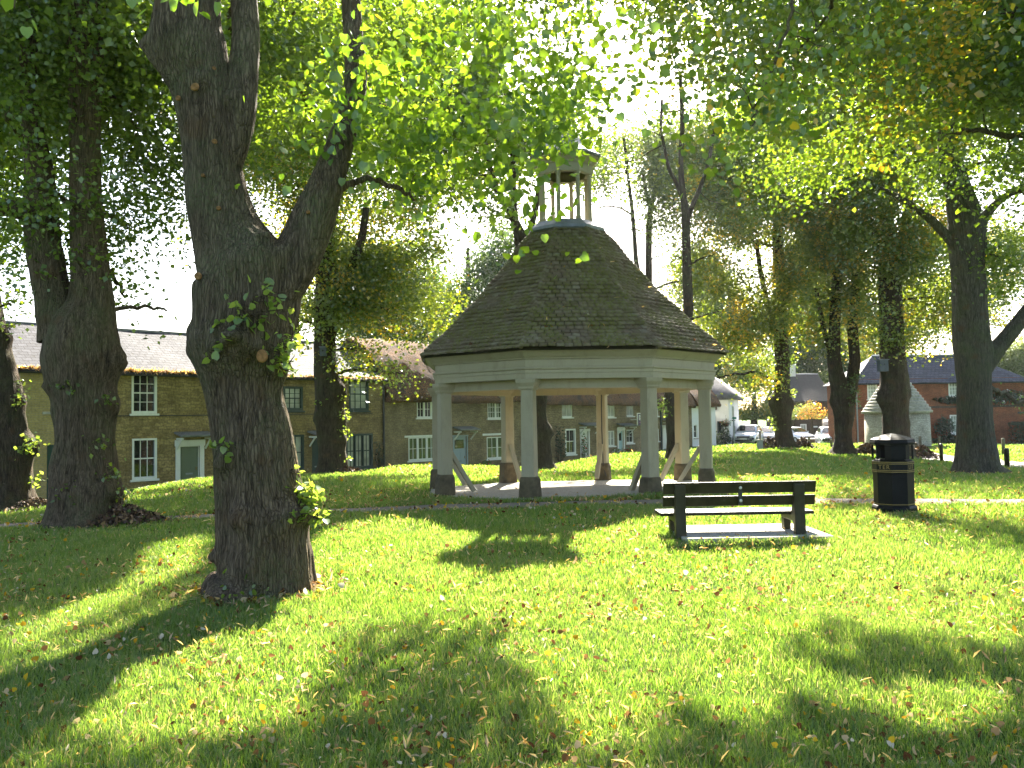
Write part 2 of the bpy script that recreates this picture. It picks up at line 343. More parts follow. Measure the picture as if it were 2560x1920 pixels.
def strip(name, line, width, mat, lift, n_across=4, wob=.06):
    pts = np.array(line, float); d = np.r_[0, np.cumsum(np.hypot(*np.diff(pts, axis=0).T))]; m = max(8, int(d[-1] / .35))
    s = np.linspace(0, d[-1], m); x = np.interp(s, d, pts[:, 0]); y = np.interp(s, d, pts[:, 1])
    k = max(1, int(m / 22)); ker = np.ones(2 * k + 1) / (2 * k + 1)
    x = np.convolve(np.pad(x, k, 'edge'), ker, 'valid'); y = np.convolve(np.pad(y, k, 'edge'), ker, 'valid')
    tx, ty = np.gradient(x), np.gradient(y); L = np.hypot(tx, ty); nx, ny = -ty / L, tx / L; V = []
    for j in range(n_across + 1):
        o = (j / n_across - .5) * (width if np.isscalar(width) else np.interp(s, d, width))
        if j in (0, n_across): o = o + wob * vnoise(np.stack([s * 2.3, s * 0 + j * 9, s * 0], -1), 5)
        X, Y = x + nx * o, y + ny * o; Z = ground(X, Y) + .02 * vnoise(np.stack([X * .9, Y * .9, X * 0], -1), 3) + lift; V.append(np.stack([X, Y, Z], -1))
    V = np.stack(V, 1); i = np.arange(V.shape[0] * V.shape[1]).reshape(V.shape[:2])
    F = np.stack([i[:-1, :-1], i[1:, :-1], i[1:, 1:], i[:-1, 1:]], -1).reshape(-1, 4)
    return tag(np_mesh(name, V.reshape(-1, 3), [F], mat, None, True), kind='structure')
def m_path(name, a, b, leafy=.4):
    t = NT(name); co = t.coord(); n = t.noise(co, 14, 6, .7); n2 = t.noise(co, 70, 3, .6); n3 = t.noise(co, 2.0, 4, .6)
    c = t.ramp(n, [(.3, a), (.7, b)]); c = t.mix(t.math('MULTIPLY', t.ramp(n2, [(.6, (0, 0, 0)), (.66, (1, 1, 1))]), leafy), c, (.26, .15, .06))
    return t.pbr(c, .9, 0, t.bump(t.math('ADD', n, n2), .5, .02), .2)
PATH = m_path('worn_path', (.13, .11, .085), (.24, .205, .165)); ROAD = m_path('road_asphalt', (.17, .155, .14), (.27, .25, .23), .08)
FOOTPATH = [(-20, 12.2), (-12, 12.9), (-8.6, 13.5), (-3.4, 14.3), (1.5, 14.15), (5, 13.6), (8, 13.35), (11, 13.2), (20, 12.8)]
strip('footpath', FOOTPATH, .95, PATH, .012)
strip('road', [(33, 12), (24, 19), (18.6, 26.5), (17.9, 34), (19.5, 43), (24, 50), (26, 60), (22, 68), (12, 66), (4, 56), (-4, 48.5), (-11, 40), (-18, 32.6), (-32, 18)],
      [3.2, 3.2, 2.6, 2.6, 2.4, 2.4, 3, 3.4, 3.4, 3, 3, 3, 3, 3], ROAD, .014)

# ------------------------------------------------------------------ buildings
class Facade:
    def __init__(s, P, ang): s.P = np.array([P[0], P[1], 0.]); s.a = R_(ang); s.u = np.array([math.cos(s.a), math.sin(s.a), 0]); s.n = np.array([-math.sin(s.a), math.cos(s.a), 0])
    def sz(s, px, py):
        d = ray(px, py); t = ((s.P - CAM) @ s.n) / (d @ s.n); p = CAM + d * t
        return float((p - s.P) @ s.u), float(p[2])
    def rect(s, x0, y0, x1, y1):                               # photo box -> (s0,s1,z0,z1) on the facade
        a, zt = s.sz(x0, (y0 + y1) / 2)[0], s.sz((x0 + x1) / 2, y0)[1]; b, zb = s.sz(x1, (y0 + y1) / 2)[0], s.sz((x0 + x1) / 2, y1)[1]
        return a, b, zb, zt
    def world(s, a): return s.P + s.u * a
class House:
    def __init__(h, fac, s0, s1, zb, depth, name, label, cat='house', group=None):
        h.f, h.s0, h.L, h.zb, h.D = fac, s0, s1 - s0, zb, depth; p = fac.world(s0)
        h.root = empty(name, (p[0], p[1], zb), fac.a, label, cat, group); h.op = []
    def r(h, *px):
        a, b, z0, z1 = h.f.rect(*px); return a - h.s0, b - h.s0, z0 - h.zb, z1 - h.zb
    def walls(h, H, mat, gable=0.0, name='wall'):
        b = MB(); L, D = h.L, h.D
        xs = sorted({0, L} | {v for o in h.op for v in o[:2]}); zs = sorted({0, H} | {v for o in h.op for v in o[2:4]})
        for i in range(len(xs) - 1):
            for j in range(len(zs) - 1):
                xm, zm = (xs[i] + xs[i + 1]) / 2, (zs[j] + zs[j + 1]) / 2
                if any(o[0] < xm < o[1] and o[2] < zm < o[3] for o in h.op): continue
                b.add([(xs[i], 0, zs[j]), (xs[i + 1], 0, zs[j]), (xs[i + 1], 0, zs[j + 1]), (xs[i], 0, zs[j + 1])], [(0, 1, 2, 3)])
        d = .16
        for x0, x1, z0, z1 in h.op:
            b.add([(x0, 0, z0), (x1, 0, z0), (x1, 0, z1), (x0, 0, z1), (x0, d, z0), (x1, d, z0), (x1, d, z1), (x0, d, z1)],
                  [(0, 4, 5, 1), (1, 5, 6, 2), (2, 6, 7, 3), (3, 7, 4, 0), (4, 7, 6, 5)])
        for x in (0, L): b.add([(x, 0, -.6), (x, D, -.6), (x, D, H), (x, D / 2, H + gable), (x, 0, H)], [(0, 1, 2, 3, 4)])
        b.add([(0, D, -.6), (L, D, -.6), (L, D, H), (0, D, H)], [(0, 1, 2, 3)]); b.add([(0, 0, -.6), (L, 0, -.6), (L, 0, 0), (0, 0, 0)], [(0, 1, 2, 3)])
        return b.build(name, mat, h.root)
    def window(h, px, cols=2, rows=2, frame=None, pane=None, sash=True, lights=1, fw=.055, sill=True, boxed=0.0, lintel=None):
        x0, x1, z0, z1 = h.r(*px) if len(px) == 4 and px[0] > 90 else px
        h.op.append((x0, x1, z0, z1)); frame = frame or WPAINT
        b = MB(); y0, y1 = (.03, .09)
        if boxed: y0 = -boxed
        b.box(x0, x0 + fw, y0, y1, z0, z1); b.box(x1 - fw, x1, y0, y1, z0, z1); b.box(x0 + fw, x1 - fw, y0, y1, z1 - fw, z1); b.box(x0 + fw, x1 - fw, y0, y1, z0, z0 + fw * 1.3)
        ix0, ix1, iz0, iz1 = x0 + fw, x1 - fw, z0 + fw * 1.3, z1 - fw; lw = (ix1 - ix0) / lights; g = .011
        for k in range(lights):
            a, c = ix0 + k * lw, ix0 + (k + 1) * lw
            if k: b.box(a - .025, a + .025, y0 + .004, y1 - .004, iz0, iz1)
            if lights > 1:
                b.box(a + .025, a + .055, .045, .085, iz0, iz1); b.box(c - .055, c - .025, .045, .085, iz0, iz1)
            for i in range(1, cols): xx = a + (c - a) * i / cols; b.box(xx - g, xx + g, .055, .082, iz0, iz1)
        for j in range(1, rows):
            zz = iz0 + (iz1 - iz0) * j / rows; q = .024 if sash and j * 2 == rows else g; b.box(ix0, ix1, .05 if q > g else .057, .084, zz - q, zz + q)
        fo = b.build('window', frame, h.root)
        p = MB().add([(ix0 - .01, .088, iz0 - .01), (ix1 + .01, .088, iz0 - .01), (ix1 + .01, .088, iz1 + .01), (ix0 - .01, .088, iz1 + .01)], [(0, 1, 2, 3)])
        p.build('pane', pane or GLASS, fo)
        if sill: MB().box(x0 - .07, x1 + .07, -.07, .1, z0 - .075, z0 - .002).build('sill', sill if not isinstance(sill, bool) else frame, fo, bevel=.008)
        if lintel: a, c, e, f = h.r(*lintel); MB().box(a, c, -.03, .05, e, f).build('lintel', WPAINT, fo, bevel=.008)
        return fo
    def door(h, px, mat, surround=None, sw=.14, canopy=None, panels=(2, 3), glazed=False, cmat=None):
        x0, x1, z0, z1 = h.r(*px); z0 = 0.02; h.op.append((x0, x1, z0, z1)); w_ = x1 - x0
        b = MB().box(x0 + .03, x1 - .03, .07, .12, z0, z1 - .03)
        nx, nz = panels; pw, ph = (w_ - .06) / nx, (z1 - z0) / nz
        for i in range(nx):
            for j in range(nz):
                if glazed and j == nz - 1: continue
                a, e = x0 + .03 + i * pw + .06, z0 + j * ph + .07; b.box(a, a + pw - .12, .058, .07, e, e + ph - .14)
        d = b.build('door', mat, h.root, bevel=.006)
        MB().tube([(x1 - .12, .03, z0 + .98), (x1 - .12, .03, z0 + 1.1)], .018).build('handle', GOLD, d)
        MB().box(x0 + w_ * .32, x0 + w_ * .68, .052, .058, z0 + .82, z0 + .88).build('letter_plate', IRONGREY, d)
        f = MB(); f.box(x0, x0 + .03, .04, .12, z0, z1); f.box(x1 - .03, x1, .04, .12, z0, z1); f.box(x0 + .03, x1 - .03, .04, .12, z1 - .03, z1)
        if surround:
            for xx in (x0 - sw, x1): f.box(xx, xx + sw, -.04, .02, 0, z1)
            f.box(x0 - sw - .03, x1 + sw + .03, -.06, .02, z1, z1 + sw * 1.35)
        f.build('door_frame', surround or mat, d, bevel=.006)
        if glazed: MB().box(x0 + .14, x1 - .14, .06, .069, z0 + (nz - 1) * ph + .1, z1 - .16).build('door_glass', GLASS, d)
        if canopy:
            a, c, e, q = h.r(*canopy); cb = MB().add([(a, .01, e + .14), (c, .01, e + .14), (c, -.62, e), (a, -.62, e), (a, .01, e + .2), (c, .01, e + .2), (c, -.64, e + .06), (a, -.64, e + .06)],
                   [(0, 1, 2, 3), (4, 7, 6, 5), (0, 4, 5, 1), (1, 5, 6, 2), (2, 6, 7, 3), (3, 7, 4, 0)])
            co_ = cb.build('porch_canopy', cmat or LEAD, h.root)
            for xx in (a + .08, c - .14): MB().box(xx, xx + .06, -.5, -.005, e - .1, e - .03).bar((xx + .03, -.02, e - .45), (xx + .03, -.42, e - .08), .05, .05).build('bracket', WPAINT, co_)
        return d
    def slate_roof(h, H, rise, mat, over=.22, ends=(.12, .12), gutter=None, litter=True, hips=(0, 0)):
        L, D = h.L, h.D; b = MB(); th = .07; k = rise / (D / 2); x0, x1 = -ends[0], L + ends[1]; nx = max(8, int(L / .5)); ny = 8
        def surf(side, up):
            rows = []
            for j in range(ny + 1):
                f = j / ny; yy = -over + (D / 2 + over) * f; row = []
                for i in range(nx + 1):
                    g = i / nx; a, c = x0 + hips[0] * f, x1 - hips[1] * f; xx = a + (c - a) * g
                    zz = H + yy * k + up + .015 * math.sin(xx * 1.1 + h.s0) * f + .012 * math.sin(xx * 2.7 + 3 * f)
                    row.append((xx, yy if side else D - yy, zz))
                rows.append(row)
            return rows
        for side in (1, 0):
            t_, u_ = surf(side, th), surf(side, 0); b.rings(t_, False, False); b.rings(u_, False, False); b.rings([u_[0], t_[0]], False, False)
            b.rings([[r[0] for r in u_], [r[0] for r in t_]], False, False); b.rings([[r[-1] for r in u_], [r[-1] for r in t_]], False, False)
            if any(hips):
                for e, hp in ((0, hips[0]), (-1, hips[1])):
                    if hp and side: q0, q1, q2 = t_[0][e], t_[-1][e], (t_[0][e][0], D + over, t_[0][e][2]); b.add([q0, q1, q2], [(0, 1, 2)])
        r = b.build('roof', mat, h.root)
        MB().tube([(x0 + hips[0], D / 2, H + rise + th), (x1 - hips[1], D / 2, H + rise + th)], .085, 6).build('ridge_tiles', LEAD, r)
        gt = MB().rings([[(xx, -over - .06 + .055 * math.cos(a), H - over * k - .0 + .055 * math.sin(a)) for a in np.linspace(math.pi, 2 * math.pi, 7)] for xx in np.linspace(x0, x1, 14)], False, False)
        gt.build('gutter', gutter or BLACK, r)
        return r
def thatch_roof(h, H, rise, seed, ends=(.0, .0), over=.42, th=.34, hump=()):
    L, D = h.L, h.D; prof = [(.02, -.02), (-over * .6, -.1), (-over, -.13), (-over - .06, 0), (-over * .9, th * .75)]
    for f in np.linspace(.1, 1, 10): prof.append((-over + (D / 2 + over) * f, th * .8 + rise * math.sin(f * math.pi / 2) ** .9 if f < 1 else th + rise))
    prof += [(D - y, z) for y, z in prof[:-1]][::-1]
    xs = np.arange(-ends[0], L + ends[1] + .01, .16); P = np.array([[(x, y, H + z) for y, z in prof] for x in xs])
    N = vnoise(P * 1.3, seed) * .07 + vnoise(P * 4, seed + 1) * .035; P[..., 2] += N; P[..., 1] -= N * .5
    for xc, wd, am in hump: P[:, 1:9, 2] += (am * np.exp(-((P[:, 1:9, 0] - xc) / wd) ** 2))
    i = np.arange(P.shape[0] * P.shape[1]).reshape(P.shape[:2]); F = np.stack([i[:-1, :-1], i[1:, :-1], i[1:, 1:], i[:-1, 1:]], -1).reshape(-1, 4)
    r = np_mesh('roof', P.reshape(-1, 3), [F], THATCH, h.root, True)
    for q in (0, -1):
        MB().add(P[q], [tuple(range(len(prof)))]).build('roof_end', THATCH, r)
    return r

ROW = Facade((-15.3, 27.5), 46.7)
sx_ = lambda px, py=1100: ROW.sz(px, py)[0]
# --- yellow brick end house
sA, sB, sC, sD = sx_(232), sx_(548), sx_(963), sx_(1347)
EAVE = 3.40
h = House(ROW, -9.0, sA - .004, -1.22, 6.4, 'brick_house', 'pale yellow brick house with dark green door at the left end of the row')
h.door((117, 1112, 160, 1262), DOOR_G, panels=(5, 1))
a = h.r(113, 930, 156, 1029); MB().box(a[0], a[1], -.012, .05, a[2], a[3]).build('blocked_window', STONE_A, h.root); MB().box(a[0] - .08, a[1] + .08, -.08, .05, a[2] - .09, a[2] - .002).build('sill', CONC, h.root)
for dx in (-3.2, -6.2):
    h.window((8.4 + dx, 9.3 + dx, .9, 2.3), 2, 2); h.window((8.4 + dx, 9.3 + dx, 3.0, 4.2), 2, 2)
h.walls(EAVE + 1.22, STONE_A, 1.75); h.slate_roof(EAVE + 1.22, 1.75, SLATE, ends=(.12, 0))
# --- house with white sash windows
h = House(ROW, sA, sB - .004, -1.22, 6.4, 'stone_house', 'yellow stone house with white sash windows and sage green door in white surround')
h.window((329, 932, 392, 1034), 3, 4, fw=.07, boxed=.02); h.window((330, 1096, 392, 1198), 3, 2, fw=.07, boxed=.02)
h.door((450, 1115, 499, 1245), DOOR_O, WPAINT, .17, (435, 1086, 520, 1092), (2, 4))
a = h.r(287, 1037, 560, 1040); MB().box(a[0], h.L - .01, -.03, -.002, a[2], a[2] + .035).build('cable', BLACK, h.root)
h.walls(EAVE + 1.22, STONE_B, 1.75); h.slate_roof(EAVE + 1.22, 1.75, SLATE, ends=(0, 0))
# --- house with dark windows
h = House(ROW, sB, sC - .004, -1.25, 6.4, 'stone_house', 'yellow stone house with dark green window frames and pale blinds')
h.window((708, 966, 757, 1027), 3, 4, GPAINT, GLASS_P, fw=.09, boxed=.02); h.window((872, 945, 921, 1027), 3, 4, GPAINT, GLASS_P, fw=.09, boxed=.02)
h.window((706, 1087, 760, 1178), 3, 2, GPAINT, GLASS_P, fw=.09, boxed=.02); h.window((864, 1084, 932, 1172), 2, 2, GPAINT, GLASS_P, lights=3, fw=.09, boxed=.02)
h.door((780, 1090, 806, 1200), GPAINT, None, .1, (768, 1079, 815, 1088), (1, 2))
MB().tube([(h.L - .12, -.07, .1), (h.L - .12, -.07, 4.45)], .05, 8).build('downpipe', BLACK, h.root)
a = h.r(707, 1032, 930, 1036); MB().box(a[0], a[1], -.03, -.002, a[2], a[2] + .03).build('cable', BLACK, h.root)
h.walls(EAVE + 1.25, STONE_C, 1.75); h.slate_roof(EAVE + 1.25, 1.75, SLATE, ends=(0, .06))
# --- thatched cottages
TE = 2.42
h = House(ROW, sC, sD - .004, -1.42, 5.6, 'thatched_cottage', 'long thatched stone cottage with cream casement windows and blue grey door')
h.window((1042, 1002, 1099, 1044), 2, 2, None, GLASS, False, 3, .045); h.window((1219, 1003, 1262, 1046), 3, 3, None, GLASS_G, False, 2, .045)
h.window((1021, 1093, 1093, 1150), 2, 2, None, GLASS_G, False, 3, .05, lintel=(1011, 1088, 1097, 1093)); h.window((1217, 1092, 1272, 1146), 2, 2, None, GLASS_G, False, 2, .05, lintel=(1206, 1083, 1284, 1088))
h.door((1134, 1091, 1167, 1180), DOOR_B, DOOR_B, .05, (1131, 1068, 1180, 1076), (2, 3), True)
h.walls(TE + 1.42, STONE_D, 2.9); thatch_roof(h, TE + 1.42, 2.75, 11, (.0, .0), hump=((2, 1.5, .12), (8.6, 1.2, .1)))
s2, s3, s4 = sx_(1541), sx_(1700), sx_(1731)
h = House(ROW, sD, s2 - .004, -1.5, 5.6, 'thatched_cottage', 'thatched cottage with tall white sash window beside a white door')
h.window((1405, 1006, 1431, 1043), 2, 1, None, GLASS_P, False, 1, .05); h.window((1413, 1072, 1439, 1136), 2, 2, None, GLASS, True, 1, .09, boxed=.02)
h.window((1519, 1008, 1537, 1043), 2, 1, None, GLASS_P, False, 1, .05); h.window((1518, 1077, 1537, 1115), 2, 2, None, GLASS_G, False, 2, .05)
h.door((1453, 1078, 1471, 1155), WPAINT, WPAINT, .1, (1446, 1058, 1490, 1065), (1, 2))
h.walls(TE + 1.4, STONE_D, 2.9); thatch_roof(h, TE + 1.4, 2.6, 23)
h = House(ROW, s2, s3 - .004, -1.5, 5.6, 'thatched_cottage', 'thatched cottage with pale blue door under a porch canopy')
h.window((1566, 1009, 1584, 1040), 2, 1, None, GLASS_P, False, 1, .05); h.window((1566, 1074, 1584, 1108), 2, 2, None, GLASS, False, 1, .06)
h.window((1632, 1013, 1646, 1040), 2, 1, None, GLASS_P, False, 1, .05); h.window((1632, 1072, 1648, 1103), 2, 2, None, GLASS, False, 1, .06)
h.door((1546, 1076, 1559, 1134), DOOR_L, WPAINT, .1, (1541, 1058, 1577, 1066), (1, 3), True); h.door((1658, 1066, 1670, 1134), WPAINT, WPAINT, .06, (1655, 1048, 1674, 1054), (2, 3))
a = h.r(1651, 1060, 1655, 1100); MB().tube([(a[0], -.07, .1), (a[0], -.07, 3.6)], .06, 8).build('downpipe', GPAINT, h.root)
h.walls(TE + 1.38, STONE_D, 2.9); thatch_roof(h, TE + 1.38, 2.55, 31)
h = House(ROW, s3, s4 - .004, -1.4, 5.6, 'thatched_cottage', 'narrow brown stone cottage under thatch next to the white cottage')
MB().box(.55, .75, -.25, -.02, 1.9, 2.15).build('wall_lantern', BLACK, h.root)
h.walls(TE + 1.2, STONE_D, 2.6); thatch_roof(h, TE + 1.2, 2.4, 37)
h = House(ROW, s4, s4 + 3.2, -1.15, 5.4, 'thatched_cottage', 'small white rendered cottage under grey thatch with one narrow window')
h.window((1735, 1062, 1743, 1095), 1, 2, None, GLASS, False, 1, .05, sill=CONC)
h.walls(TE + .95, RENDER_W, 2.4); thatch_roof(h, TE + .95, 2.2, 41)
# --- white house, end on to the green
p = at(1824, 1100, 61.0); WH = Facade((p[0], p[1]), -24)
h = House(WH, -4.6, 0, -1.15, 4.6, 'white_house', 'tall white rendered house with hipped dark thatch and a hanging basket')
h.window((1793, 1053, 1809, 1083), 2, 2, GPAINT, GLASS, False, 1, .08, sill=WPAINT); h.window((1764, 1060, 1776, 1086), 1, 2, None, GLASS, False, 1, .05)
h.walls(4.0, RENDER_W, 0.0)
for y0, y1, z0, z1 in ((1.3, 2.1, 2.3, 3.4), (1.5, 2.6, .7, 1.9)):
    fr = MB(); X0, X1 = h.L - .01, h.L + .04
    for ya, yb, za, zb in ((y0, y0 + .07, z0, z1), (y1 - .07, y1, z0, z1), (y0 + .07, y1 - .07, z1 - .07, z1), (y0 + .07, y1 - .07, z0, z0 + .07), ((y0 + y1) / 2 - .03, (y0 + y1) / 2 + .03, z0 + .07, z1 - .07)): fr.box(X0, X1, ya, yb, za, zb)
    fo = fr.build('window', WPAINT, h.root); MB().box(X0 - .005, h.L + .012, y0 + .05, y1 - .05, z0 + .05, z1 - .05).build('pane', GLASS, fo)
    MB().box(X0, h.L + .1, y0 - .1, y1 + .1, z0 - .08, z0 - .003).build('sill', GREYWOOD, fo)
rb = MB(); L, D = h.L, h.D; ring = lambda o, z, q: [(-o, -o + q, z), (L / 3, -o + q, z), (L + o - q, -o + q, z), (L + o - q, D / 2, z), (L + o - q, D + o - q, z), (L / 3, D + o - q, z), (-o, D + o - q, z), (-o, D / 2, z)]
rb.rings([ring(.0, 3.95, 0), ring(.35, 3.8, 0), ring(.38, 4.05, 0), ring(.3, 4.3, .1), ring(.2, 4.9, .7), ring(.1, 5.5, 1.35), ring(.05, 5.95, 2.0), ring(0, 6.1, 2.28)])
ro = rb.build('roof', m_plain('grey_thatch', (.10, .095, .10), .95, 0, .4, 3, .6), h.root, True)
a = h.r(1758, 1042, 1788, 1052); cb = MB().add([(a[0], 0, a[3]), (a[1], 0, a[3]), (a[1], -.9, a[2]), (a[0], -.9, a[2]), (a[0], 0, a[3] + .1), (a[1], 0, a[3] + .1), (a[1], -.95, a[2] + .07), (a[0], -.95, a[2] + .07)], [(0, 1, 2, 3), (4, 7, 6, 5), (0, 4, 5, 1), (1, 5, 6, 2), (2, 6, 7, 3), (3, 7, 4, 0)])
cb.build('porch_roof', SLATE, h.root)
a = h.r(1780, 1012, 1793, 1022); MB().box(a[0], a[1], -.35, 0, a[2] - .1, a[3] + .5).build('dormer', THATCH, h.root, bevel=.08)
# --- brown brick house at the far end
p = at(1985, 1085, 80.); h = House(Facade((p[0], p[1]), 4), 0, 4.0, -1.35, 7, 'brick_house', 'dark brown brick house with one white window behind the orange tinged tree')
h.window((2001, 1060, 2017, 1085), 2, 1, None, GLASS_P, False, 1, .09)
MB().box(1.9, 2.35, -.03, .02, 1.55, 1.68).build('wall_sign', WPAINT, h.root)
h.walls(4.2, BRICK_N, 2.6); h.slate_roof(4.2, 2.6, m_plain('dark_tiles', (.05, .045, .045), .8, 0, .3, 6, .4)); MB().box(1.0, 1.7, 3.2, 3.9, 6.4, 7.9).build('chimney', RENDER_W, h.root)
# --- red brick house
p0, p1 = at(2138, 1030, 56.4), at(2572, 1030, 57.2); RB = Facade((p0[0], p0[1]), math.degrees(math.atan2(p1[1] - p0[1], p1[0] - p0[0])))
h = House(RB, 0, float(np.hypot(*(p1 - p0)[:2])), -1.3, 4.2, 'red_brick_house', 'red brick house with blue slate roof behind the stone lock up')
for q in ((2168, 953, 2194, 998), (2371, 945, 2399, 991)): h.window(q, 3, 4, None, GLASS_P, True, 1, .1)
h.window((2375, 1037, 2402, 1085), 3, 4, None, GLASS_P, True, 1, .1)
a = h.r(2170, 1037, 2196, 1085); h.window(a, 3, 4, None, GLASS_P, True, 1, .1)
a = h.r(2142, 1017, 2572, 1020); bb = MB().box(.02, h.L - .02, -.03, .02, a[2], a[3] + .06); bb.build('string_course', BRICK_N, h.root)
a = h.r(2544, 1029, 2562, 1034); MB().box(a[0], a[1], -.03, -.001, a[2], a[3]).build('vent', BLACK, h.root)
HR = 3.72 + 1.3; h.walls(HR, BRICK_R, 0); h.slate_roof(HR, 1.75, SLATE_R, .3, (.2, .2), hips=(2.6, 3.0))
MB().tube([(.1, -.08, .1), (.1, -.08, HR)], .05, 8).build('downpipe', IRONGREY, h.root)
REDH = h
# --- stone lock-up
p = at(2244, 1112, 50.0); p[2] = gz(p[0], p[1])
lk = empty('stone_lock_up', p, 0, 'round whitewashed stone lock up with a conical stone roof', 'lock up')
rr = 1.83; ez = at(2244, 1030, 50.)[2] - p[2]; az = at(2244, 907, 50.)[2] - p[2]
MB().lathe([(rr * 1.02, -.3), (rr, .1), (rr * .985, ez)], 40).build('wall', LOCKST, lk, True)
pr = [(rr * .9, ez - .02), (rr * 1.07, ez - .06), (rr * 1.08, ez + .06)]
nst = 16
for k in range(1, nst + 1): f = k / nst; pr += [(rr * 1.07 * (1 - f) + .03 + .012, ez + .06 + (az - ez) * (k - .75) / nst), (rr * 1.07 * (1 - f) + .03, ez + .06 + (az - ez) * f)]
MB().lathe(pr, 40).build('roof', LOCKRF, lk, False)
MB().lathe([(.09, az - .12), (.1, az + .02), (.06, az + .08), (.02, az + .14)], 12).build('finial', LOCKRF, lk, True)
MB().box(-.45, .45, rr - .12, rr + .03, 0, 1.7).build('door', GREYWOOD, lk)

# ------------------------------------------------------------------ the timber shelter (octagonal buttermarket)
GC = np.array([1.234, 18.03]); GSX, GR, GROT = 1.10, 2.70, R_(-153.32)
gaz = empty('market_shelter', (GC[0], GC[1], 0), 0, 'octagonal cream timber market shelter with mossy tiled roof and open cupola', 'shelter')
OCT = np.array([(GSX * math.cos(GROT + k * math.pi / 4), math.sin(GROT + k * math.pi / 4)) for k in range(8)])
def octring(R, z): return [(R * c[0], R * c[1], z) for c in OCT]
_bpx = [1113.5, 1323, 1624, 1761, 1706, 1508, 1268, 1094]
GFLOOR = m_path('shelter_paving', (.27, .25, .21), (.44, .41, .35), .15)
_rg = [[(R * c[0] + 0, R * c[1], gz(GC[0] + R * c[0], GC[1] + R * c[1]) + .022 + dz) for c in [((1 - f) * OCT[k] + f * OCT[(k + 1) % 8]) for k in range(8) for f in (0, .25, .5, .75)]] for R, dz in ((3.0, -.2), (2.98, 0), (2.2, .004), (1.4, .006), (.6, .008), (.05, .008))]
fl = MB().rings(_rg).build('paving', GFLOOR, gaz)
posts = []
for k in range(8):
    Y = GC[1] + GR * OCT[k][1]; zt = 2.235; X = .5 * (at(_bpx[k], 1090, Y)[0]) + .5 * (GC[0] + GR * OCT[k][0]); X = at(_bpx[k], 1090, Y)[0] * .75 + .25 * (GC[0] + GR * OCT[k][0])
    x, y = X - GC[0], Y - GC[1]; g = gz(X, Y) - .05; ang = math.atan2(y, x); ca, sa = math.cos(ang), math.sin(ang)
    def sq(hx, z, c=.0, hy=None):                                   # square ring facing the centre, chamfer c
        hy = hy or hx; pts = [(hx, hy - c), (hx - c, hy), (-hx + c, hy), (-hx, hy - c), (-hx, -hy + c), (-hx + c, -hy), (hx - c, -hy), (hx, -hy + c)] if c else [(hx, hy), (-hx, hy), (-hx, -hy), (hx, -hy)]
        return [(x + p * ca - q * sa, y + p * sa + q * ca, z) for p, q in pts]
    zb = .40 + .03 * math.sin(k * 2.3)
    lean = lambda z: 1.0
    po = MB().rings([sq(.128, zb, .02), sq(.118, zt - .14, .02)]).build('post', PAINT, gaz)
    MB().rings([sq(.135, zt - .20), sq(.15, zt - .165), sq(.15, zt - .14), sq(.185, zt - .07), sq(.19, zt - .002)]).build('capital', PAINT, po)
    jit = lambda q: [(p[0] + .012 * math.sin(9 * p[0] + k), p[1] + .012 * math.cos(7 * p[1] + k), p[2]) for p in q]
    MB().rings([jit(sq(.185, g - .1, .05)), jit(sq(.178, g + .16, .05)), jit(sq(.165, zb - .06, .045)), jit(sq(.14, zb, .03))]).build('stone_base', POSTSTONE, po, False, .012)
    if k != 1:
        a0 = np.array([x, y, .86]) - np.array([ca, sa, 0]) * .11; b0 = np.array([x, y, .03]) - np.array([ca, sa, 0]) * .62
        MB().bar(a0, b0, .10, .085).build('brace', PAINT, po, False, .008)
        if k == 2:
            a1 = np.array([x, y, .62]) - np.array([ca, sa, 0]) * .11 + np.array([.06, .02, 0]); MB().bar(a1, b0 + np.array([.24, .0, 0]), .09, .07).build('brace', PAINT, po, False, .008)
    posts.append((x, y))
MB().tube([(posts[5][0] - .02, posts[5][1] - .15, 2.2), (posts[5][0] - .03, posts[5][1] - .16, 1.2), (posts[5][0] - .01, posts[5][1] - .17, .25), (posts[5][0] + .05, posts[5][1] - .22, .06)], .012, 6).build('cable', BLACK, gaz)
# entablature: rings butt one on another
PR = GR
ent = MB()
ent.rings([octring(PR + .13, 2.236), octring(PR + .145, 2.236), octring(PR + .145, 2.34), octring(PR + .16, 2.345), octring(PR + .16, 2.40), octring(PR + .185, 2.42), octring(PR + .185, 2.445), octring(PR + .13, 2.452)], False).build('architrave', PAINT, gaz)
MB().rings([octring(PR + .12, 2.453), octring(PR + .135, 2.456), octring(PR + .135, 2.60), octring(PR + .12, 2.603)], False).build('frieze', PAINT, gaz)
MB().rings([octring(PR + .12, 2.604), octring(PR + .17, 2.605), octring(PR + .18, 2.635), octring(PR + .205, 2.64), octring(PR + .30, 2.735), octring(PR + .335, 2.74), octring(PR + .335, 2.775), octring(PR + .1, 2.778)], False).build('cornice', PAINT, gaz)
MB().rings([octring(PR - .13, 2.236), octring(PR + .13, 2.2355), octring(PR + .13, 2.46), octring(PR - .13, 2.46)], False).build('beam', PAINT, gaz)
MB().rings([octring(PR - .135, 2.06), octring(PR - .10, 2.06), octring(PR - .10, 2.235), octring(PR - .135, 2.235), octring(PR - .135, 2.06)], False).build('inner_board', PAINT, gaz)
MB().add(octring(PR - .11, 2.47), [tuple(range(8))]).build('ceiling', PAINT, gaz)
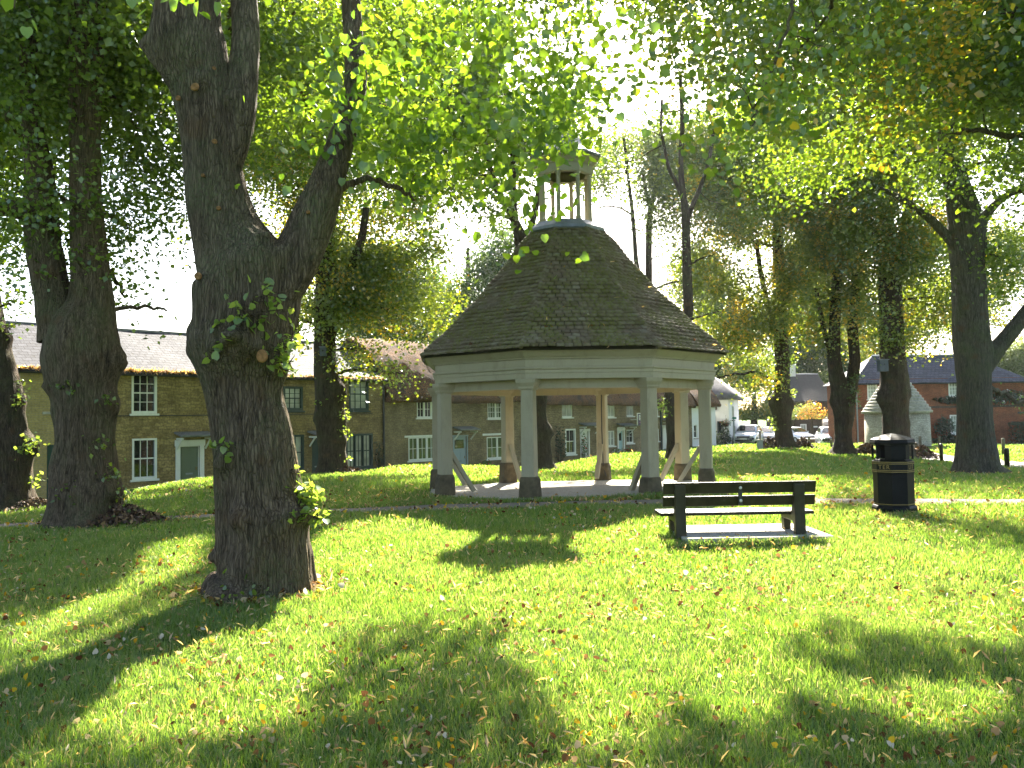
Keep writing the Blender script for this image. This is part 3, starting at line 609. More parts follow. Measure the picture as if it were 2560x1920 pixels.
# tiled roof : every tile its own small slab inside one mesh
prof = [(3.09, 2.77), (2.75, 3.10), (2.38, 3.48), (1.99, 3.90), (1.60, 4.36), (1.25, 4.84), (.95, 5.25), (.72, 5.52)]
pl = np.r_[0, np.cumsum([math.hypot(prof[i + 1][0] - prof[i][0], prof[i + 1][1] - prof[i][1]) for i in range(len(prof) - 1)])]
def pat(s): return np.interp(s, pl, [p[0] for p in prof]), np.interp(s, pl, [p[1] for p in prof])
NC = 34; TV = []; TF = []
for j in range(NC):
    s0 = pl[-1] * j / NC; s1 = min(pl[-1], pl[-1] * (j + 1.7) / NC); r0, z0 = pat(s0); r1, z1 = pat(s1); slope = math.atan2(z1 - z0, r0 - r1)
    for k in range(8):
        A, B = OCT[k], OCT[(k + 1) % 8]; e = B - A; L = np.hypot(*e) * r0; nrm = np.array([e[1], -e[0]]) / np.hypot(*e); nrm = nrm if nrm @ (A + B) > 0 else -nrm
        N3 = np.array([nrm[0] * math.sin(slope), nrm[1] * math.sin(slope), math.cos(slope)]); nt_ = max(2, int(round(L / .165))); off = .5 * (j % 2)
        sag = .018 * math.sin(j * .7 + k * 1.9)
        ed = np.clip((np.arange(nt_ + 2) - off) / nt_, 0, 1)
        for i in range(nt_ + 1):
            f0, f1 = ed[i], ed[i + 1]
            if f1 - f0 < .01: continue
            g = .006 / L; q = lambda f, r, z: np.array([(A[0] + e[0] * f) * r, (A[1] + e[1] * f) * r, z])
            up = .070 + random.uniform(-.004, .007); dz = random.uniform(-.005, .005)
            sh = -nrm[0] * 0
            lo0, lo1 = q(f0 + g, r0, z0 + dz + sag) + N3 * (up + random.uniform(-.004, .006)), q(f1 - g, r0, z0 + dz + sag) + N3 * (up + random.uniform(-.004, .006))
            hi0, hi1 = q(f0 + g, r1, z1 + sag) + N3 * .010, q(f1 - g, r1, z1 + sag) + N3 * .010
            b = len(TV); TV += [lo0, lo1, hi1, hi0, lo0 - N3 * .034, lo1 - N3 * .034, hi1 - N3 * .012, hi0 - N3 * .012]
            TF += [(b, b + 1, b + 2, b + 3), (b + 4, b + 5, b + 1, b), (b + 4, b, b + 3, b + 7), (b + 1, b + 5, b + 6, b + 2)]
t = NT('mossy_clay_tiles'); co = t.coord(); gi = t.n('NewGeometry'); rnd = gi.outputs['Random Per Island']
base = t.ramp(rnd, [(0, (.14, .104, .075)), (.35, (.185, .14, .105)), (.62, (.22, .175, .135)), (.85, (.17, .13, .10)), (1, (.26, .22, .18))])
mn = t.noise(co, 1.5, 5, .65); mf = t.noise(co, 26, 4, .7)
moss = t.math('MULTIPLY', t.ramp(mn, [(.38, (0, 0, 0)), (.56, (1, 1, 1))]), t.ramp(mf, [(.40, (0, 0, 0)), (.58, (1, 1, 1))]))
c = t.mix(t.math('MULTIPLY', moss, .85), base, t.ramp(mf, [(.3, (.08, .10, .012)), (.8, (.19, .20, .025))]))
lich = t.ramp(t.noise(co, 55, 3, .6), [(.68, (0, 0, 0)), (.72, (1, 1, 1))]); c = t.mix(t.math('MULTIPLY', lich, .6), c, (.30, .28, .22))
TILE = t.pbr(c, .9, 0, t.bump(t.math('ADD', mf, t.noise(co, 60, 3)), .7, .02), .2)
rf = np_mesh('roof', np.array(TV), [np.array(TF)], TILE, gaz)
MB().rings([octring(r - .02, z - .02) for r, z in prof], False).build('roof_boards', DARKWOOD, rf)
for k in range(8):                                                    # hip tiles
    mb = MB(); A = OCT[k]
    for j in range(NC):
        r0, z0 = pat(pl[-1] * j / NC); r1, z1 = pat(pl[-1] * (j + 1.25) / NC); sag = .018 * math.sin(j * .7 + k * 1.9)
        mb.tube([(A[0] * r0, A[1] * r0, z0 + .028 + sag), (A[0] * r1, A[1] * r1, z1 + .008 + sag)], [.055, .045], 7)
    mb.build('hip_tiles', TILE, rf, True)
# stray leaves lodged on the tiles are part of the fallen leaves further down
cup = MB().rings([octring(.76, 5.50), octring(.80, 5.53), octring(.78, 5.60), octring(.66, 5.70), octring(.62, 5.74), octring(.05, 5.75)]).build('lead_collar', LEAD, gaz)
for k in range(8):
    cx, cy_ = OCT[k] * .50
    MB().lathe([(.062, 5.75), (.062, 5.808), (.05, 5.842), (.043, 6.681), (.05, 6.727), (.066, 6.762), (.066, 6.796)], 8, (cx, cy_), 1, GROT).build('cupola_post', PAINT, cup)
ce = MB().rings([octring(.44, 6.802), octring(.575, 6.796), octring(.575, 6.981), octring(.60, 6.992), octring(.60, 7.027), octring(.66, 7.107), octring(.69, 7.119), octring(.69, 7.165), octring(.44, 7.170)], False)
ce.build('cupola_entablature', PAINT, gaz); MB().add(octring(.45, 7.027), [tuple(range(8))]).build('cupola_ceiling', DARKWOOD, gaz)
MB().rings([octring(.66, 7.171), octring(.745, 7.176), octring(.745, 7.222), octring(.56, 7.337), octring(.42, 7.475), octring(.31, 7.647), octring(.20, 7.785), octring(.05, 7.877)]).build('cupola_roof', LEAD, gaz)
MB().lathe([(.05, 7.854), (.03, 7.947), (.055, 7.992), (.06, 8.038), (.02, 8.096)], 12).build('finial', LEAD, gaz, True)

# ------------------------------------------------------------------ bench on its slab
slab = MB(); zz = gz(2.6, 9.9)
for i, xx in enumerate(np.linspace(1.93, 3.66, 4)[:-1]): slab.box(xx + .004, xx + .572, 9.52 + .01 * i, 10.68 + .012 * i, zz - .08, zz + .035)
tag(slab.build('concrete_slab', CONC, None, False, .006), 'pale concrete paving strip set in the grass under the park bench', 'slab')
bx0, bx1, by = 1.755, 3.545, 9.72
bench = empty('park_bench', ((bx0 + bx1) / 2, by, zz + .02), 0, 'dark brown plank park bench seen from behind', 'bench')
hw = (bx1 - bx0) / 2; Bz = lambda z: z - (zz + .02)
def plank(name, z0, z1, y0, y1, mat=DARKWOOD, par=bench, ex=0, tilt=0):
    return MB().add([(-hw + ex, y0, z0), (hw - ex, y0, z0), (hw - ex, y1, z0), (-hw + ex, y1, z0), (-hw + ex, y0 + tilt, z1), (hw - ex, y0 + tilt, z1), (hw - ex, y1 + tilt, z1), (-hw + ex, y1 + tilt, z1)],
                    [(0, 3, 2, 1), (4, 5, 6, 7), (0, 1, 5, 4), (1, 2, 6, 5), (2, 3, 7, 6), (3, 0, 4, 7)]).build(name, mat, par, False, .008)
plank('back_slat', Bz(.585), Bz(.72), .045, .085, tilt=-.03); plank('back_slat', Bz(.435), Bz(.555), .085, .125, tilt=-.03)
for i in range(3): plank('seat_slat', Bz(.315), Bz(.355), .17 + i * .14, .295 + i * .14, ex=-.02)
for xx in (-.77, .62):
    lg = MB(); prof_ = [(-.09, Bz(zz) - .06), (.06, Bz(zz) - .06), (.065, Bz(.10)), (.055, Bz(.20)), (.13, Bz(.30)), (.13, Bz(.35)), (.075, Bz(.44)), (.04, Bz(.69)), (-.02, Bz(.69)), (-.015, Bz(.42)), (-.03, Bz(.2)), (-.045, Bz(.06))]
    lg.rings([[(x_, y_, z_) for y_, z_ in prof_] for x_ in (xx, xx + .125)]).build('leg', DARKWOOD, bench, False, .012)
    MB().box(xx + .02, xx + .105, .13, .56, Bz(.24), Bz(.312)).box(xx + .02, xx + .105, .44, .55, Bz(zz) - .05, Bz(.24)).build('leg', DARKWOOD, bench, False, .01)
st = MB().box(-.015, .03, .035, .062, Bz(.45), Bz(.70)).build('back_strap', BLACK, bench)
for z_ in (.50, .65): MB().lathe([(.0, 0), (.02, .002), (.017, .012), (.0, .014)], 10).build('bolt', ALLOY, st); b_ = bpy.data.objects[-1] if False else None
for o in [x for x in st.children]: o.rotation_euler = (R_(90), 0, 0)
for o, z_ in zip(st.children, (.50, .65)): o.location = (.008, .034, Bz(z_))

# ------------------------------------------------------------------ litter bin
bp = at(2236, 1275, 12.0); bz = gz(bp[0], bp[1]) - .01
bn = empty('litter_bin', (bp[0], bp[1], bz), R_(-6), 'black octagonal litter bin with gold bands and domed lid', 'litter bin')
def o8(r, z, sx=1): return [(r * math.cos(math.pi / 8 + k * math.pi / 4), r * math.sin(math.pi / 8 + k * math.pi / 4), z) for k in range(8)]
MB().rings([o8(.305, 0), o8(.305, .09), o8(.285, .12), o8(.275, .125)]).build('plinth', BINP, bn, False, .006)
bd = MB().rings([o8(.272, .126), o8(.272, .58), o8(.28, .585), o8(.28, .75), o8(.27, .755), o8(.22, .78)]).build('body', BINP, bn, False, .004)
for z_ in (.14, .60, .622, .715, .738):
    q = .2725 if z_ < .3 else .2805
    MB().rings([o8(q, z_), o8(q + .003, z_), o8(q + .003, z_ + .009), o8(q, z_ + .009)], False).build('gold_band', GOLD, bd)
for k in range(8):
    a = R_(-90 + 45 * k)
    if k % 2 == 0: continue
    fc = bpy.data.curves.new('lettering', 'FONT'); fc.body = 'TER' if k in (7, 3) else 'LIT'; fc.size = .085; fc.align_x = 'CENTER'; fc.align_y = 'CENTER'; fc.extrude = .0012; fc.space_character = 1.25
    fo = bpy.data.objects.new('text_source', fc); COL.objects.link(fo); bpy.context.view_layer.update()
    me_ = bpy.data.meshes.new_from_object(fo.evaluated_get(bpy.context.evaluated_depsgraph_get())); bpy.data.objects.remove(fo)
    me_.materials.clear(); me_.materials.append(GOLD); fo = bpy.data.objects.new('lettering', me_); COL.objects.link(fo); r_ = .2815 * math.cos(math.pi / 8)
    fo.parent = bd; fo.location = (math.cos(a) * r_, math.sin(a) * r_, .671); fo.rotation_euler = (R_(90), 0, a + math.pi / 2)
O = o8(.262, 0); hz0, hz1 = .781, .985
def panel(i0, i1, f0=0., f1=1.):                                      # upper panels between the openings
    A, B = np.array(O[i0 % 8]), np.array(O[i1 % 8]); a, b = A + (B - A) * f0, A + (B - A) * f1; return [(*a[:2], hz0), (*b[:2], hz0), (*b[:2], hz1), (*a[:2], hz1)]
for face in ((5, 6, 0, 1), (1, 2, 0, 1), (4, 5, .55, 1), (6, 7, 0, .55), (0, 1, .55, 1), (2, 3, 0, .55)):
    q = panel(*face); n_ = np.array([-(q[0][0] + q[1][0]), -(q[0][1] + q[1][1]), 0]); n_ = n_ / np.linalg.norm(n_) * .02
    MB().rings([q, [tuple(np.array(p) + n_) for p in q]]).build('hood_panel', BINP, bn)
for k in (0, 3, 4, 7): MB().tube([(O[k][0], O[k][1], hz0), (O[k][0], O[k][1], hz1)], .016, 6).build('hood_post', BINP, bn)
MB().rings([o8(.262, .986), o8(.30, .99), o8(.305, 1.02), o8(.295, 1.055), o8(.30, 1.06), o8(.23, 1.092), o8(.12, 1.128), o8(.02, 1.147)]).build('lid', BINP, bn, False, .005)
MB().rings([o8(.25, .775), o8(.17, .70), o8(.17, .69)], False).build('chute', BINP, bn)

# ------------------------------------------------------------------ bollards, posts, signs
for px, py, ht, wpx, lab, mt in [(2301, 1119, 29, 7, 'pale wooden bollard just right of the litter bin, beyond the road', GREYWOOD), (2291, 1133, 27, 8, 'short dark wooden bollard nearest the litter bin', DARKWOOD),
                             (2349, 1121, 30, 6.5, 'far wooden bollard half hidden behind a darker one, midway between bin and grey trunk', GREYWOOD), (2354, 1154, 45, 9, 'dark wooden bollard alone on the near verge left of the grey trunk', DARKWOOD),
                             (2399, 1124, 33, 6, 'wooden bollard peeping out at the left edge of the grey trunk', GREYWOOD), (2509, 1140, 45, 8, 'pale tall wooden bollard right of the grey trunk, the farther of two', GREYWOOD),
                             (2518, 1170, 50, 12, 'thick dark bollard right of the grey trunk, the nearer of two', DARKWOOD), (2023, 1113, 22, 5.5, 'wooden bollard on the grass before the brown house', GREYWOOD),
                             (2079, 1122, 24, 6, 'wooden bollard in front of the white car', GREYWOOD)]:
    p = gp(px, py); m_ = mpp(p[1]); r_ = wpx * m_ / 2; H_ = ht * m_
    tag(MB().lathe([(r_, -.15), (r_, H_ * .9), (r_ * .96, H_ * .95), (r_ * .6, H_ * .99), (.0, H_)], 12).build('wooden_bollard', mt, None, True), lab, 'bollard', 'wooden bollards round the green'); bpy.data.objects[-1]
    o = [x for x in COL.objects if x.name.startswith('wooden_bollard')][-1]; o.location = p
p = gp(1900, 1126); m_ = mpp(p[1])
gpst = empty('marker_post', p, .2, 'short grey marker post in the grass in front of the silver car', 'post'); MB().box(-.13, .13, -.09, .09, -.1, .52).build('cabinet', IRONGREY, gpst, False, .01); MB().box(-.15, .15, -.11, .11, .521, .56).build('cap', CONC, gpst); MB().tube([(.1, .14, -.1), (.1, .14, .98)], .05, 8).build('post', GREYWOOD, gpst)
p = at(1836, 1114, 58.); p[2] = gz(p[0], p[1]); m_ = mpp(58.); ht = at(1836, 1042, 58.)[2] - p[2]
sp = empty('sign_post', p, 0, 'slim grey pole with a small green sign at the corner of the white house', 'sign post'); MB().tube([(0, 0, -.1), (0, 0, ht)], .055, 8).build('pole', IRONGREY, sp); MB().box(-.11, .17, -.09, -.06, ht - .16, ht - .02).build('sign', m_plain('green_sign', (.02, .16, .13), .5), sp)
# estate agent's board on the thatched row
a0 = ROW.rect(1564, 1035, 1591, 1063); q = ROW.world(a0[0]); bo = .9
sgn = empty('sale_board', tuple(q[:2]) + (a0[2],), ROW.a, 'purple and magenta sale board with a white bracket frame on the thatched row', 'sign board')
bw, bh = (a0[1] - a0[0]) * .93, a0[3] - a0[2]
t = NT('board_purple'); sx = t.n('SeparateXYZ'); t.l(t.coord(), sx.inputs[0]); f = t.math('MULTIPLY', t.math('ADD', sx.outputs[0], t.math('MULTIPLY', sx.outputs[2], -1.6)), 1.5 / bw)
BOARD = t.pbr(t.ramp(f, [(.35, (.03, .015, .06)), (.95, (.30, .02, .22))]), .4)
bd_ = MB().box(0, bw, -bo, -bo + .03, 0, bh).build('board', BOARD, sgn)
for x0, x1, z0, z1 in ((.12, .17, .45, .88), (.83, .88, .45, .88), (.17, .27, .83, .88), (.73, .83, .83, .88), (.17, .27, .45, .5), (.73, .83, .45, .5)):
    MB().box(x0 * bw, x1 * bw, -bo - .008, -bo - .001, z0 * bh, z1 * bh).build('bracket_mark', WPAINT, bd_)
for r_, n_ in ((.70, 7), (.56, 6)):
    for i in range(n_): xx = .22 + .56 * i / n_; MB().box(xx * bw, (xx + .05) * bw, -bo - .008, -bo - .001, r_ * bh, (r_ + .09) * bh).build('letter', WPAINT, bd_)
MB().box(.15 * bw, .62 * bw, -bo - .008, -bo - .001, .22 * bh, .25 * bh).build('text_line', m_plain('pink_line', (.5, .1, .25), .5), bd_)
fr_ = MB(); fr_.box(-.05, 0, -bo, -bo + .03, 0, bh + .05); fr_.box(bw, bw + .05, -bo, -bo + .03, 0, bh + .05); fr_.box(0, bw, -bo, -bo + .03, bh, bh + .05); fr_.build('board_frame', WPAINT, sgn)
MB().bar((bw * .5, -bo + .06, bh * .5), (bw * .5, -.02, bh * .5), .06, .06).build('support', WPAINT, sgn)

# ------------------------------------------------------------------ cars
def car(name, label, loc, rz, paint, L=4.1, W=1.72, H=1.5, van=False, grille=BLACK, lowdark=False):
    r = empty(name, loc, rz, label, 'van' if van else 'car', 'vehicles parked beyond the green'); hl = L / 2
    # side profile (y from nose -hl to tail), belt line and floor
    st_ = [(-hl, .42, .62, .80), (-hl + .12, .26, .74, .93), (-hl + .5, .2, .86, .98), (-hl + 1.05, .2, .98, 1.0), (0, .2, 1.0, 1.0), (hl - .7, .2, 1.02, 1.0), (hl - .15, .24, 1.0, .96), (hl, .42, .86, .86)]
    if van: st_ = [(y, a, max(b, 1.15) if y > -hl + .6 else b, c) for y, a, b, c in st_]
    rs = []
    for y, z0, z1, wf in st_:
        hw_ = W / 2 * wf; rs.append([(-hw_ * .9, y, z0), (-hw_, y, z0 + .16), (-hw_, y, z1 - .22), (-hw_ * .93, y, z1 - .05), (-hw_ * .7, y, z1), (hw_ * .7, y, z1), (hw_ * .93, y, z1 - .05), (hw_, y, z1 - .22), (hw_, y, z0 + .16), (hw_ * .9, y, z0)])
    body = MB().rings(rs).build('body', paint, r, True, .0)
    ca_ = [(-hl + .95, .96, .86), (-hl + 1.75, H - .03, .74), (-hl + 2.3, H, .74), (hl - .9, H - .03, .73), (hl - .2, 1.0, .80)] if not van else [(-hl + .7, 1.1, .9), (-hl + 1.2, H - .05, .84), (0, H, .84), (hl - .4, H - .02, .84), (hl - .05, 1.1, .9)]
    hw0 = W / 2
    bot = lambda y: 0.93 if not van else 1.1
    rs = []
    for y, z, wf in ca_: rs.append([(-hw0 * .9, y, bot(y)), (-hw0 * wf, y, max(z - .06, bot(y) + .003)), (-hw0 * (wf - .1), y, max(z, bot(y) + .006)), (hw0 * (wf - .1), y, max(z, bot(y) + .006)), (hw0 * wf, y, max(z - .06, bot(y) + .003)), (hw0 * .9, y, bot(y))])
    cab = MB().rings(rs).build('cabin', paint, r, True)
    y0, z0, w0 = ca_[0]; y1, z1, w1 = ca_[1]; d_ = np.array([0, -(z1 - z0), y1 - y0]); d_ = np.array([0, -(z1 - z0), (y1 - y0)]) / np.hypot(z1 - z0, y1 - y0) * .03
    quad = lambda P, nm: MB().add(P, [tuple(range(len(P)))]).build(nm, GLASS, cab)
    if van: quad([(-hw0 * .7, ca_[0][0] + .07 - .03, 1.22), (hw0 * .7, ca_[0][0] + .07 - .03, 1.22), (hw0 * .66, ca_[1][0] - .09, H - .25), (-hw0 * .66, ca_[1][0] - .09, H - .25)], 'windscreen')
    else: quad([(-hw0 * .80, y0 + .06, z0 + .06 + .03), (hw0 * .80, y0 + .06, z0 + .06 + .03), (hw0 * .62, y1 - .06, z1 - .04), (-hw0 * .62, y1 - .06, z1 - .04)], 'windscreen')
    for sg in (-1, 1):
        a, b, c_, e = (ca_[0][0] + .45, ca_[1][0] + .08, ca_[-2][0] - .05, ca_[-1][0] - .3); zb, zt = bot(0) + .06, H - .14
        quad([(sg * (hw0 * .89 + .012), a, zb), (sg * (hw0 * .89 + .012), e, zb), (sg * (hw0 * .76 + .018), c_, zt), (sg * (hw0 * .76 + .018), b, zt)], 'side_window')
        MB().box(sg * hw0 * .93 - .0, sg * (hw0 + .16), ca_[0][0] + .32, ca_[0][0] + .44, .95, 1.09).build('mirror', paint, r, False, .03)
        hl_ = MB().lathe([(.0, -.03), (.12, -.02), (.135, .03), (.1, .06)], 14).build('headlight', LAMP, r, True); hl_.location = (sg * hw0 * .68, -hl + .11, .66); hl_.rotation_euler = (R_(90), 0, 0); hl_.scale = (1.25, .75, 1.6)
        for yy in (-hl + .75, hl - .75):
            ty = MB().lathe([(.2, -.1), (.30, -.1), (.32, -.07), (.32, .07), (.30, .1), (.2, .1)], 20, cap=False).build('tyre', TYRE, None, True); wh = empty('wheel', (sg * (hw0 - .1), yy, .32)); wh.parent = r; wh.rotation_euler = (0, R_(90), 0); ty.parent = wh
            MB().lathe([(.0, -.07), (.2, -.07), (.2, .07), (.0, .07)], 12).build('rim', ALLOY, wh)
    MB().box(-W * .27, W * .27, -hl - .012, -hl + .05, .56, .68).build('grille', grille, r, False, .015)
    MB().box(-W * .36, W * .36, -hl + .01, -hl + .06, .30, .42).build('air_intake', BLACK, r, False, .015)
    MB().box(-.26, .26, -hl - .03, -hl - .005, .44, .55).build('number_plate', PLATE, r)
    if lowdark: MB().box(-W * .47, W * .47, -hl - .006, -hl + .2, .44, .64).build('bumper', CARDARK, r, False, .03)
    return r
def place(px, py, Y): p = at(px, py, Y); p[2] = gz(p[0], p[1]); return p
p = at(1872, 1112, 63.); p[2] = p[2] + .02; car('parked_car', 'silver hatchback facing the green beside the white house', p, R_(-27), SILVER, 4.0, 1.74, 1.52)
p = at(1926, 1109, 71.); car('parked_car', 'pale silver car parked behind the silver hatchback, left of a tree trunk', p, R_(-27), CARWHITE, 4.2, 1.7, 1.46)
p = at(1984, 1110, 70.); car('parked_car', 'white car mostly hidden behind the trunk with litter round its foot', p, R_(20), CARWHITE, 4.0, 1.7, 1.46)
p = at(2076, 1116, 62.); car('parked_car', 'white car with dark grille and bumper half hidden behind the forked ivy trunk', p, R_(-13), CARWHITE, 4.2, 1.76, 1.5, False, BLACK, True)
p = at(2083, 1104, 74.); v = car('parked_van', 'pale beige van with roof bars behind the white car', p, R_(-19), BEIGE, 4.8, 1.95, 2.0, True)
for yy in (-1.4, 0., 1.4): MB().box(-.9, .9, yy - .03, yy + .03, 2.06, 2.11).box(-.75, -.69, yy - .03, yy + .03, 1.98, 2.06).box(.69, .75, yy - .03, yy + .03, 1.98, 2.06).build('roof_bar', BLACK, v)
lw = MB(); q0, q1 = at(2000, 1098, 67.), at(2040, 1098, 67.); zb_ = gz(q0[0], q0[1])
lwo = MB().box(q0[0], q1[0], 67., 67.22, zb_ - .3, zb_ + .5).build('garden_wall', BRICK_N, None); tag(lwo, 'low dark garden wall with white coping in front of the brown house', 'wall'); MB().box(q0[0] - .03, q1[0] + .03, 66.95, 67.27, zb_ + .502, zb_ + .58).build('coping', WPAINT, lwo)

# ------------------------------------------------------------------ foliage tools
def poly_world(pts): return np.array([gp(x, y)[:2] for x, y in pts])
LIT = [poly_world([(640, 1500), (800, 1330), (1000, 1290), (1580, 1290), (1600, 1195), (2060, 1195), (2080, 1240), (2010, 1400), (2330, 1400), (2330, 1500), (2560, 1530), (2560, 1640), (2400, 1640), (2050, 1570),
                   (1990, 1680), (2160, 1740), (2330, 1700), (2560, 1750), (2560, 1860), (2300, 1880), (2150, 1780), (1990, 1760), (1900, 1830), (1700, 1760), (1640, 1900), (1430, 1915), (1400, 1740), (1290, 1700), (1250, 1560), (1030, 1560), (820, 1640), (740, 1800),
                   (560, 1900), (300, 1915), (120, 1880), (400, 1640), (640, 1520)]),
       poly_world([(0, 1640), (300, 1530), (500, 1430), (540, 1340), (350, 1370), (300, 1480), (0, 1590)])]
def in_poly(P, poly):
    x, y = P[:, 0], P[:, 1]; r = np.zeros(len(P), bool); j = len(poly) - 1
    for i in range(len(poly)):
        xi, yi = poly[i]; xj, yj = poly[j]; c = ((yi > y) != (yj > y)) & (x < (xj - xi) * (y - yi) / (yj - yi + 1e-12) + xi); r ^= c; j = i
    return r
LINES = [(np.array([GC[0] + 1.7, GC[1] - .9, 3.8]), 1.9), (np.array([GC[0] + .9, GC[1] - .5, 5.0]), 1.2), (np.array([GC[0], GC[1], 6.7]), .75), (np.array([GC[0] + 1.2, GC[1] - .6, .1]), 1.2), (np.array([2.65, 9.8, .4]), 1.0)]
def sun_keep(P):                                              # openings in the canopy: no leaves where the sun comes through to the lawn
    g = P - SUN * ((P[:, 2:3] - .0) / SUN[2]); k = np.ones(len(P), bool); rnd = RNG.random(len(P))
    for pl_ in LIT: k &= ~(in_poly(g[:, :2], pl_) & (rnd < .96))
    for a, r in LINES:
        v = P - a; t_ = v @ SUN; d = np.linalg.norm(v - t_[:, None] * SUN, axis=1); k &= ~((d < r) & (t_ > .3) & (rnd < .985))
    return k
def leaf_shape(kind):
    if kind == 'near':
        V = np.array([(0, 0, 0), (0, .45, -.03), (0, 1.05, .0), (.30, -.08, .05), (.50, .25, .10), (.40, .62, .07), (-.30, -.08, .05), (-.50, .25, .10), (-.40, .62, .07)], float)
        return V, [np.array([[0, 3, 4, 1], [1, 4, 5, 2], [0, 1, 7, 6], [1, 2, 8, 7]])]
    if kind == 'bract': return np.array([(0, 0, 0), (.13, .5, .16), (0, 1.2, .02), (-.13, .5, .10), (.05, .95, .1), (-.05, .95, .06)], float), [np.array([[0, 1, 4, 2], [0, 2, 5, 3]])]
    V = np.array([(0, 0, 0), (.46, .42, .10), (0, 1.05, 0), (-.46, .42, .10)], float)
    return V, [np.array([[0, 1, 2], [0, 2, 3]])]
def leaves(name, P, size, mat, parent, kind='far', droop=.35, flat=.55, var=.35):
    n = len(P); V, Fs = leaf_shape(kind)
    nrm = RNG.normal(size=(n, 3)) * (1 - flat) + np.array([0, 0, flat]) ; nrm /= np.linalg.norm(nrm, axis=1)[:, None]
    ax = RNG.normal(size=(n, 3)); ax[:, 2] -= droop * 2.2; ax -= (ax * nrm).sum(1)[:, None] * nrm; ax /= np.linalg.norm(ax, axis=1)[:, None] + 1e-9
    sd = np.cross(ax, nrm); sc = size * (1 + var * (RNG.random(n) * 2 - 1)) if np.isscalar(size) else size
    W = (V[None, :, 0:1] * sd[:, None] + V[None, :, 1:2] * ax[:, None] + V[None, :, 2:3] * nrm[:, None]) * sc[:, None, None] + P[:, None]
    F = [(f[None] + (np.arange(n) * len(V))[:, None, None]).reshape(-1, f.shape[1]) for f in Fs]
    return np_mesh(name, W.reshape(-1, 3), F, mat, parent)
def crm(P, n):                                                # Catmull-Rom through the rows of P
    P = np.vstack([2 * P[0] - P[1], P, 2 * P[-1] - P[-2]]); out = []
    for i in range(1, len(P) - 2):
        t_ = np.linspace(0, 1, n, endpoint=False)[:, None]; a, b, c, d = P[i - 1:i + 3]
        out.append(.5 * (2 * b + (c - a) * t_ + (2 * a - 5 * b + 4 * c - d) * t_ ** 2 + (3 * b - a - 3 * c + d) * t_ ** 3))
    return np.vstack(out + [P[-2][None]])
def tubes_np(paths, seg):                                      # many small twigs as one mesh
    V, F, b = [], [], 0; th = np.linspace(0, 2 * np.pi, seg, endpoint=False)
    for P, r in paths:
        T = np.gradient(P, axis=0); T /= np.linalg.norm(T, axis=1)[:, None] + 1e-9; A = np.where(np.abs(T[:, 1:2]) < .9, np.array([[0, 1., 0]]), np.array([[1., 0, 0]]))
        u = np.cross(T, A); u /= np.linalg.norm(u, axis=1)[:, None]; v = np.cross(T, u)
        R = P[:, None] + (u[:, None] * np.cos(th)[None, :, None] + v[:, None] * np.sin(th)[None, :, None]) * np.asarray(r)[:, None, None]
        m = len(P); i = np.arange(m * seg).reshape(m, seg); j = np.roll(i, -1, 1)
        F.append((np.stack([i[:-1], j[:-1], j[1:], i[1:]], -1).reshape(-1, 4)) + b); V.append(R.reshape(-1, 3)); b += m * seg
    return np.vstack(V), np.vstack(F)
